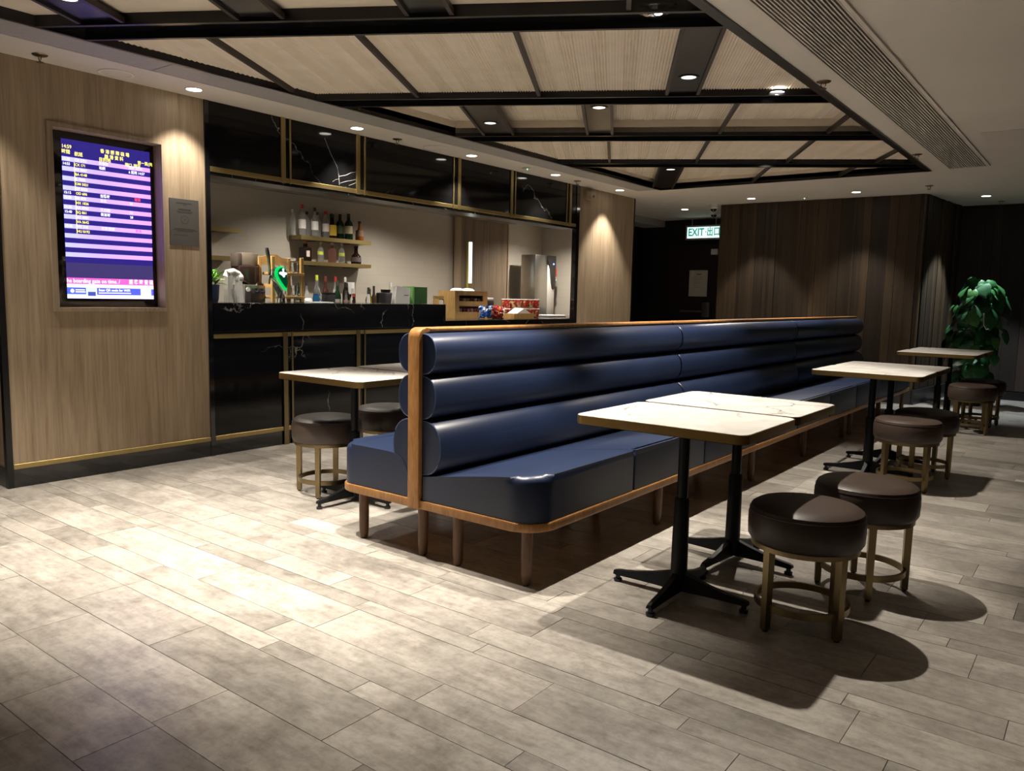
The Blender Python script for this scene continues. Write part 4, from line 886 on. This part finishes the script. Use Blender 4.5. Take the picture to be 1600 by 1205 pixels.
def bench(y0, L, first, last, label):
    t = thing('banquette_bench', label, 'bench', (-2.457, y0, 0), 0)
    XL, XR = -.53, .675          # outer edges of the seat base
    r0 = .13 if first else 0; r1 = .13 if last else 0
    obj('base_frame', G().prism(rrect(XL, XR, .0, L, (r0*.7, r0, r1, r1*.7)), .236, .274, .006, 2), M_walnut, t)
    n = 3; cl = L/n
    for k in range(n):
        a, b = k*cl+(.008 if k == 0 else .002), (k+1)*cl-.002
        rn = r0 if k == 0 else .012; rf = r1 if k == n-1 else .012
        def slope(g, xf):
            for v in g.bm.verts:
                if v.co.z > .40:
                    d = max(0, abs(xf-v.co.x)-.03); q = min(1, d/(abs(xf)-.08)); v.co.z -= .088*(q**1.2 if xf > 0 else q**14)
            return g
        def cut(g, xs):
            for xx in xs: bmesh.ops.bisect_plane(g.bm, geom=g.bm.verts[:]+g.bm.edges[:]+g.bm.faces[:], plane_co=(xx, 0, 0), plane_no=(1, 0, 0))
            return g
        cu = obj('seat_cushion', slope(cut(G().prism(rrect(.04, XR-.006, a, b, (.004, max(rn, .012), max(rf, .012), .004)), .2745, .472, .036, 5, True), (.12, .2, .3, .4, .5, .6)), XR), M_navy, t)
        cu = obj('seat_cushion', slope(cut(G().prism(rrect(XL+.006, -.04, a, b, (max(rn*.7, .012), .004, .004, max(rf*.7, .012))), .2745, .472, .036, 5, True), (-.06, -.08, -.10, -.12, -.145, -.17, -.2, -.25)), XL), M_navy, t)
    for zc, bz, a in ((.516, .126, .148), (.743, .098, .114), (.937, .091, .114)):
        for sd in (1, -1):
            bo = obj('bolster', half_roll(sd*.034, a-.034, zc, bz, .012, L-.004, sd), M_navy, t)
            if first:
                pp = []
                for i in range(25):
                    th = -PI/2+PI*i/24; c_, s_ = math.cos(th), math.sin(th); pp.append((sd*(.034+(a-.034)*.975*abs(c_)**(2/2.3)), .0135, zc+bz*.975*math.copysign(abs(s_)**(2/2.3), s_)))
                obj('piping', G().tube(pp, .0028, 6), M_piping, bo)
    obj('spine_board', G().box(-.028, .028, .03, L-.002, .275, 1.03), M_dark, t)
    obj('top_rail', G().box(-.035, .035, .061 if first else .002, L-.002, 1.034, 1.053, .007, 3), M_walnut, t)
    if first: obj('end_post', G().prism([(-.010, .236), (-.010, 1.012)]+[(.031-.041*math.cos(R(q_)), 1.012+.041*math.sin(R(q_))) for q_ in (20, 40, 60, 80)]+[(.034, 1.053), (.0605, 1.053), (.0605, 1.034), (.034, 1.034)]+[(.034-.018*math.sin(R(q_)), 1.016+.018*math.cos(R(q_))) for q_ in (30, 60, 90)]+[(.016, .236)], -.034, .034, .004, 2).xf(Matrix(((0, 0, 1, 0), (1, 0, 0, 0), (0, 1, 0, 0), (0, 0, 0, 1)))), M_walnut, t)
    if last: obj('end_post', G().box(-.034, .034, L-.03, L+.008, .236, 1.052, .008, 2), M_walnut, t)
    for yy in (.06 if first else .12, L*.5, L-(.06 if last else .12)):
        for xx in (-.40, .0, .215, .595):
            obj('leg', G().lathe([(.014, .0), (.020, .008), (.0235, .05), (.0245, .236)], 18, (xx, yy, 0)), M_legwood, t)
bench(2.515, 2.485, True, False, 'navy leather bench section whose wooden end post stands free beside the near tables')
bench(5.002, 2.466, False, False, 'navy leather bench section in the middle of the row, between the two other sections')
bench(7.47, 2.41, False, True, 'navy leather bench section at the plank wall end of the row')

# ================================================================== TABLES
def table(x, y, label, rz=0, rb=0, group=None):
    t = thing('cafe_table', label, 'table', (x, y, 0), rz, group)
    P = rrect(-.352, .352, -.279, .279, (.045,)*4)
    tp = obj('tabletop', G().prism([(px*.9925, py*.9925) for px, py in P], .7145, .7405, .001, 1), M_whitemarble, t)
    n = len(P); eb = G()
    eb.add([(p[0]*k, p[1]*k, z) for p in P for k, z in ((1, .706), (1, .739), (.9935, .739), (.9935, .706))], [(4*i+j, 4*((i+1) % n)+j, 4*((i+1) % n)+(j+1) % 4, 4*i+(j+1) % 4) for i in range(n) for j in range(4)])
    obj('brass_edge', eb, M_brassT, tp)
    obj('underside', G().prism([(px*.99, py*.99) for px, py in P], .704, .7143), M_black, tp)
    obj('mounting_plate', G().box(-.12, .12, -.12, .12, .692, .7038, .003, 1), M_blackmetal, t)
    obj('upper_pole', G().cyl(0, 0, .40, .692, .022, n=20), M_blackmetal, t)
    obj('lower_pole', G().lathe([(.036, .03), (.034, .10), (.031, .40), (.027, .41)], 22), M_blackmetal, t)
    for k in range(4):
        a = rb+PI/2*k; Mx = Matrix.Rotation(a, 4, 'Z')@Matrix.Diagonal((.97 if k % 2 == 0 else .91, 1, 1, 1)); q = .282*(.97 if k % 2 == 0 else .91)
        g = G(); sec = [(.02, .024, .03, .105), (.10, .022, .032, .082), (.20, .019, .032, .06), (.285, .016, .030, .050), (.30, .013, .032, .046)]
        v = []; f = []
        for (d, hw, z0, z1) in sec: v += [(d, -hw, z0), (d, hw, z0), (d, hw*.55, z1), (d, -hw*.55, z1)]
        for i in range(len(sec)-1):
            for j in range(4): f.append((4*i+j, 4*i+(j+1) % 4, 4*i+4+(j+1) % 4, 4*i+4+j))
        f += [(3, 2, 1, 0), tuple(4*(len(sec)-1)+j for j in range(4))]
        arm = obj('base_arm', g.add(v, f).xf(Mx), M_blackmetal, t)
        obj('foot_pad', G().lathe([(.017, 0), (.018, .012), (.010, .014), (.010, .03)], 14, (q*math.cos(a), q*math.sin(a), 0)), M_dark, arm)
    return t
M_brassT = brushed('table_brass', (.46, .30, .11), .36, (8, 8, 60))
table(-1.322, 2.885, 'square marble topped table with brass edge beside the free end of the bench', 0, R(2))
table(-1.328, 3.465, 'marble topped table pushed against the table at the bench end', 0, R(-5))
table(-1.302, 5.872, 'marble topped table in the middle pair, on the side of the bench end', 0, R(4))
table(-1.300, 6.438, 'marble topped table in the middle pair, on the side of the plant', 0, R(-3))
table(-1.345, 8.775, 'marble topped table in the far pair, away from the climbing plant', 0, R(3))
table(-1.335, 9.345, 'marble topped table in the far pair, nearest the climbing plant', 0, R(6))
table(-3.43, 3.02, 'marble topped table on the bar side, near its pair of stools', 0, R(0))
table(-3.425, 3.605, 'marble topped table on the bar side, half hidden behind the bolsters', 0, R(4))

# ================================================================== STOOLS
def stool(x, y, rz, label):
    t = thing('round_stool', label, 'stool', (x, y, 0), rz)
    r = .207
    pr = [(.17, .322), (r-.012, .324), (r-.002, .34), (r, .38), (r-.001, .418), (r-.006, .434)]
    st = obj('seat', G().lathe(pr, 48), M_brownl, t)
    obj('seat_top', G().lathe([(r-.006, .4345), (r-.010, .448), (r-.026, .459), (r*.7, .466), (r*.35, .469), (.004, .47)], 48), M_brownl, st)
    obj('seam', G().ring(r-.0035, r-.008, .4325, .4365, 48), M_seam, st)
    obj('seat_ring', G().ring(.192, .165, .304, .3215, 40), M_brassdk, t)
    obj('seat_base', G().cyl(0, 0, .308, .3215, .164, n=32), M_dark, t)
    for k in range(4):
        a = R(45+90*k); c, s_ = math.cos(a), math.sin(a)
        lg = G().add([(dx, dy, z) for z, h in ((.008, .0125), (.3038, .0145)) for dx, dy in ((-h, -h), (h, -h), (h, h), (-h, h))],
                     [(3, 2, 1, 0), (4, 5, 6, 7), (0, 1, 5, 4), (1, 2, 6, 5), (2, 3, 7, 6), (3, 0, 4, 7)]).xf(Matrix.Translation((.172*c, .172*s_, 0))@Matrix.Rotation(a, 4, 'Z'))
        l = obj('leg', lg, M_brassdk, t)
        obj('foot_cap', G().cyl(.172*c, .172*s_, 0, .0078, .010, n=10), M_dark, l)
    obj('foot_ring', G().ring(.170, .158, .078, .103, 40), M_brassdk, t)
M_seam = leather('seam_leather', (.03, .022, .018), .5)
stool(-.845, 2.93, R(18), 'round brown leather stool with brass legs before the table at the bench end')
stool(-.770, 3.50, R(-22), 'round brown leather stool with brass legs before the second table of the bench end pair')
stool(-1.02, 5.64, R(10), 'round brown stool half under the middle pair of tables, bench end side')
stool(-1.0, 6.16, R(30), 'round brown stool half under the middle pair of tables, plant side')
stool(-1.02, 8.58, R(12), 'round brown stool in shadow at the far pair of tables, away from the plant')
stool(-1.01, 9.19, R(-8), 'round brown stool in shadow at the far pair of tables, nearest the plant')
stool(-3.70, 3.04, R(-12), 'round brown stool tucked under the table on the bar side near its free corner')
stool(-3.77, 3.60, R(5), 'round brown stool on the bar side behind the table pole')

# ================================================================== CLIMBING PLANT
t = thing('climbing_plant', 'tall potted climbing plant with glossy heart shaped leaves before the dark wall', 'plant', (-1.33, 10.98, 0))
obj('pot', G().lathe([(.11, 0), (.12, .02), (.145, .22), (.135, .22), (.13, .19)], 28), mat('pot_dark', (.012, .011, .010), .5), t)
obj('soil', G().cyl(0, 0, .16, .195, .128, n=24), mat('soil', (.03, .02, .012), .9), t)
obj('moss_pole', G().lathe([(.045, .19), (.045, 1.42), (.03, 1.44)], 14), mottled('moss', (.02, .02, .01), (.05, .05, .02), 30, .95, .5, 'Object'), t)
random.seed(21)
m_leaf, nt, b = mk('pothos_leaf'); oi = N(nt, 'ShaderNodeObjectInfo'); cr = coords(nt, (1, 1, 1)); n_ = noise(nt, cr.outputs[0], 9, 4, .6)
lc = ramp(nt, oi.outputs['Random'], [(0, (.012, .070, .022)), (.6, (.022, .115, .034)), (.92, (.04, .16, .04)), (1, (.10, .22, .04))]).outputs[0]
lc = mixc(nt, lc, ramp(nt, n_.outputs[0], [(.4, (.75, .75, .75)), (.7, (1.25, 1.25, 1.25))]).outputs[0], 1.0, 'MULTIPLY')
nt.links.new(lc, b.inputs['Base Color']); b.inputs['Roughness'].default_value = .36
def heart(seed):
    rnd = random.Random(seed); g = G(); nb = 9; v = []; f = []
    for i in range(nb+1):
        s_ = i/nb; half = .52*(math.sin(PI*min(1, s_**.62))**.8)*(1-.12*s_); yy = s_
        notch = -.10 if i == 0 else 0
        droop = -.28*s_*s_
        for k in (-1, -.5, 0, .5, 1):
            back = (-.16*(abs(k)) if i <= 2 else 0)*(1-i/3)
            v.append((half*k if i else .0+.18*k, yy+back+(0 if i else (.02 if k == 0 else 0)), droop+.16*abs(k)*half-.05*(abs(k) > .9)+rnd.uniform(-.012, .012)))
    for i in range(nb):
        for k in range(4): f.append((i*5+k, i*5+k+1, i*5+5+k+1, i*5+5+k))
    g.add(v, f); me = bpy.data.meshes.new('leaf'); g.bm.to_mesh(me); g.bm.free(); me.materials.append(m_leaf)
    me.polygons.foreach_set('use_smooth', [True]*len(me.polygons)); return me
HE = [heart(s_) for s_ in range(4)]
for k in range(120):
    zz = .26+1.27*(k/119)+random.uniform(-.03, .03); a = k*2.39996+random.uniform(-.3, .3)
    if random.random() < .35: a = -PI/2+random.uniform(-1.3, 1.3)
    wid = .10+.17*math.sin(PI*min(1, max(0, (zz-.2)/1.45)))
    rr = wid*random.uniform(.45, 1.1); s_ = random.uniform(.12, .20)
    o = obj('leaf', HE[k % 4], m_leaf, t, (rr*math.cos(a)*1.1, rr*math.sin(a)*.8, zz), (R(random.uniform(-72, -30)), R(random.uniform(-25, 25)), a-PI/2+random.uniform(-.5, .5))); o.scale = (s_, s_, s_)
for k in range(26):
    a = random.uniform(0, 6.28); zz = random.uniform(.4, 1.35); rr = random.uniform(.15, .27)
    obj('stem', G().tube([(.04*math.cos(a), .04*math.sin(a), zz), (rr*.6*math.cos(a), rr*.6*math.sin(a), zz+.05), (rr*math.cos(a), rr*math.sin(a), zz)], .0035, 5), flat((.06, .13, .03)), t)
obj('aerial_root', G().tube([(.10, -.24, 1.12), (.105, -.26, 1.05), (.11, -.255, .98), (.14, -.25, .93), (.16, -.25, .94)], .006, 6), flat((.45, .42, .34)), t)
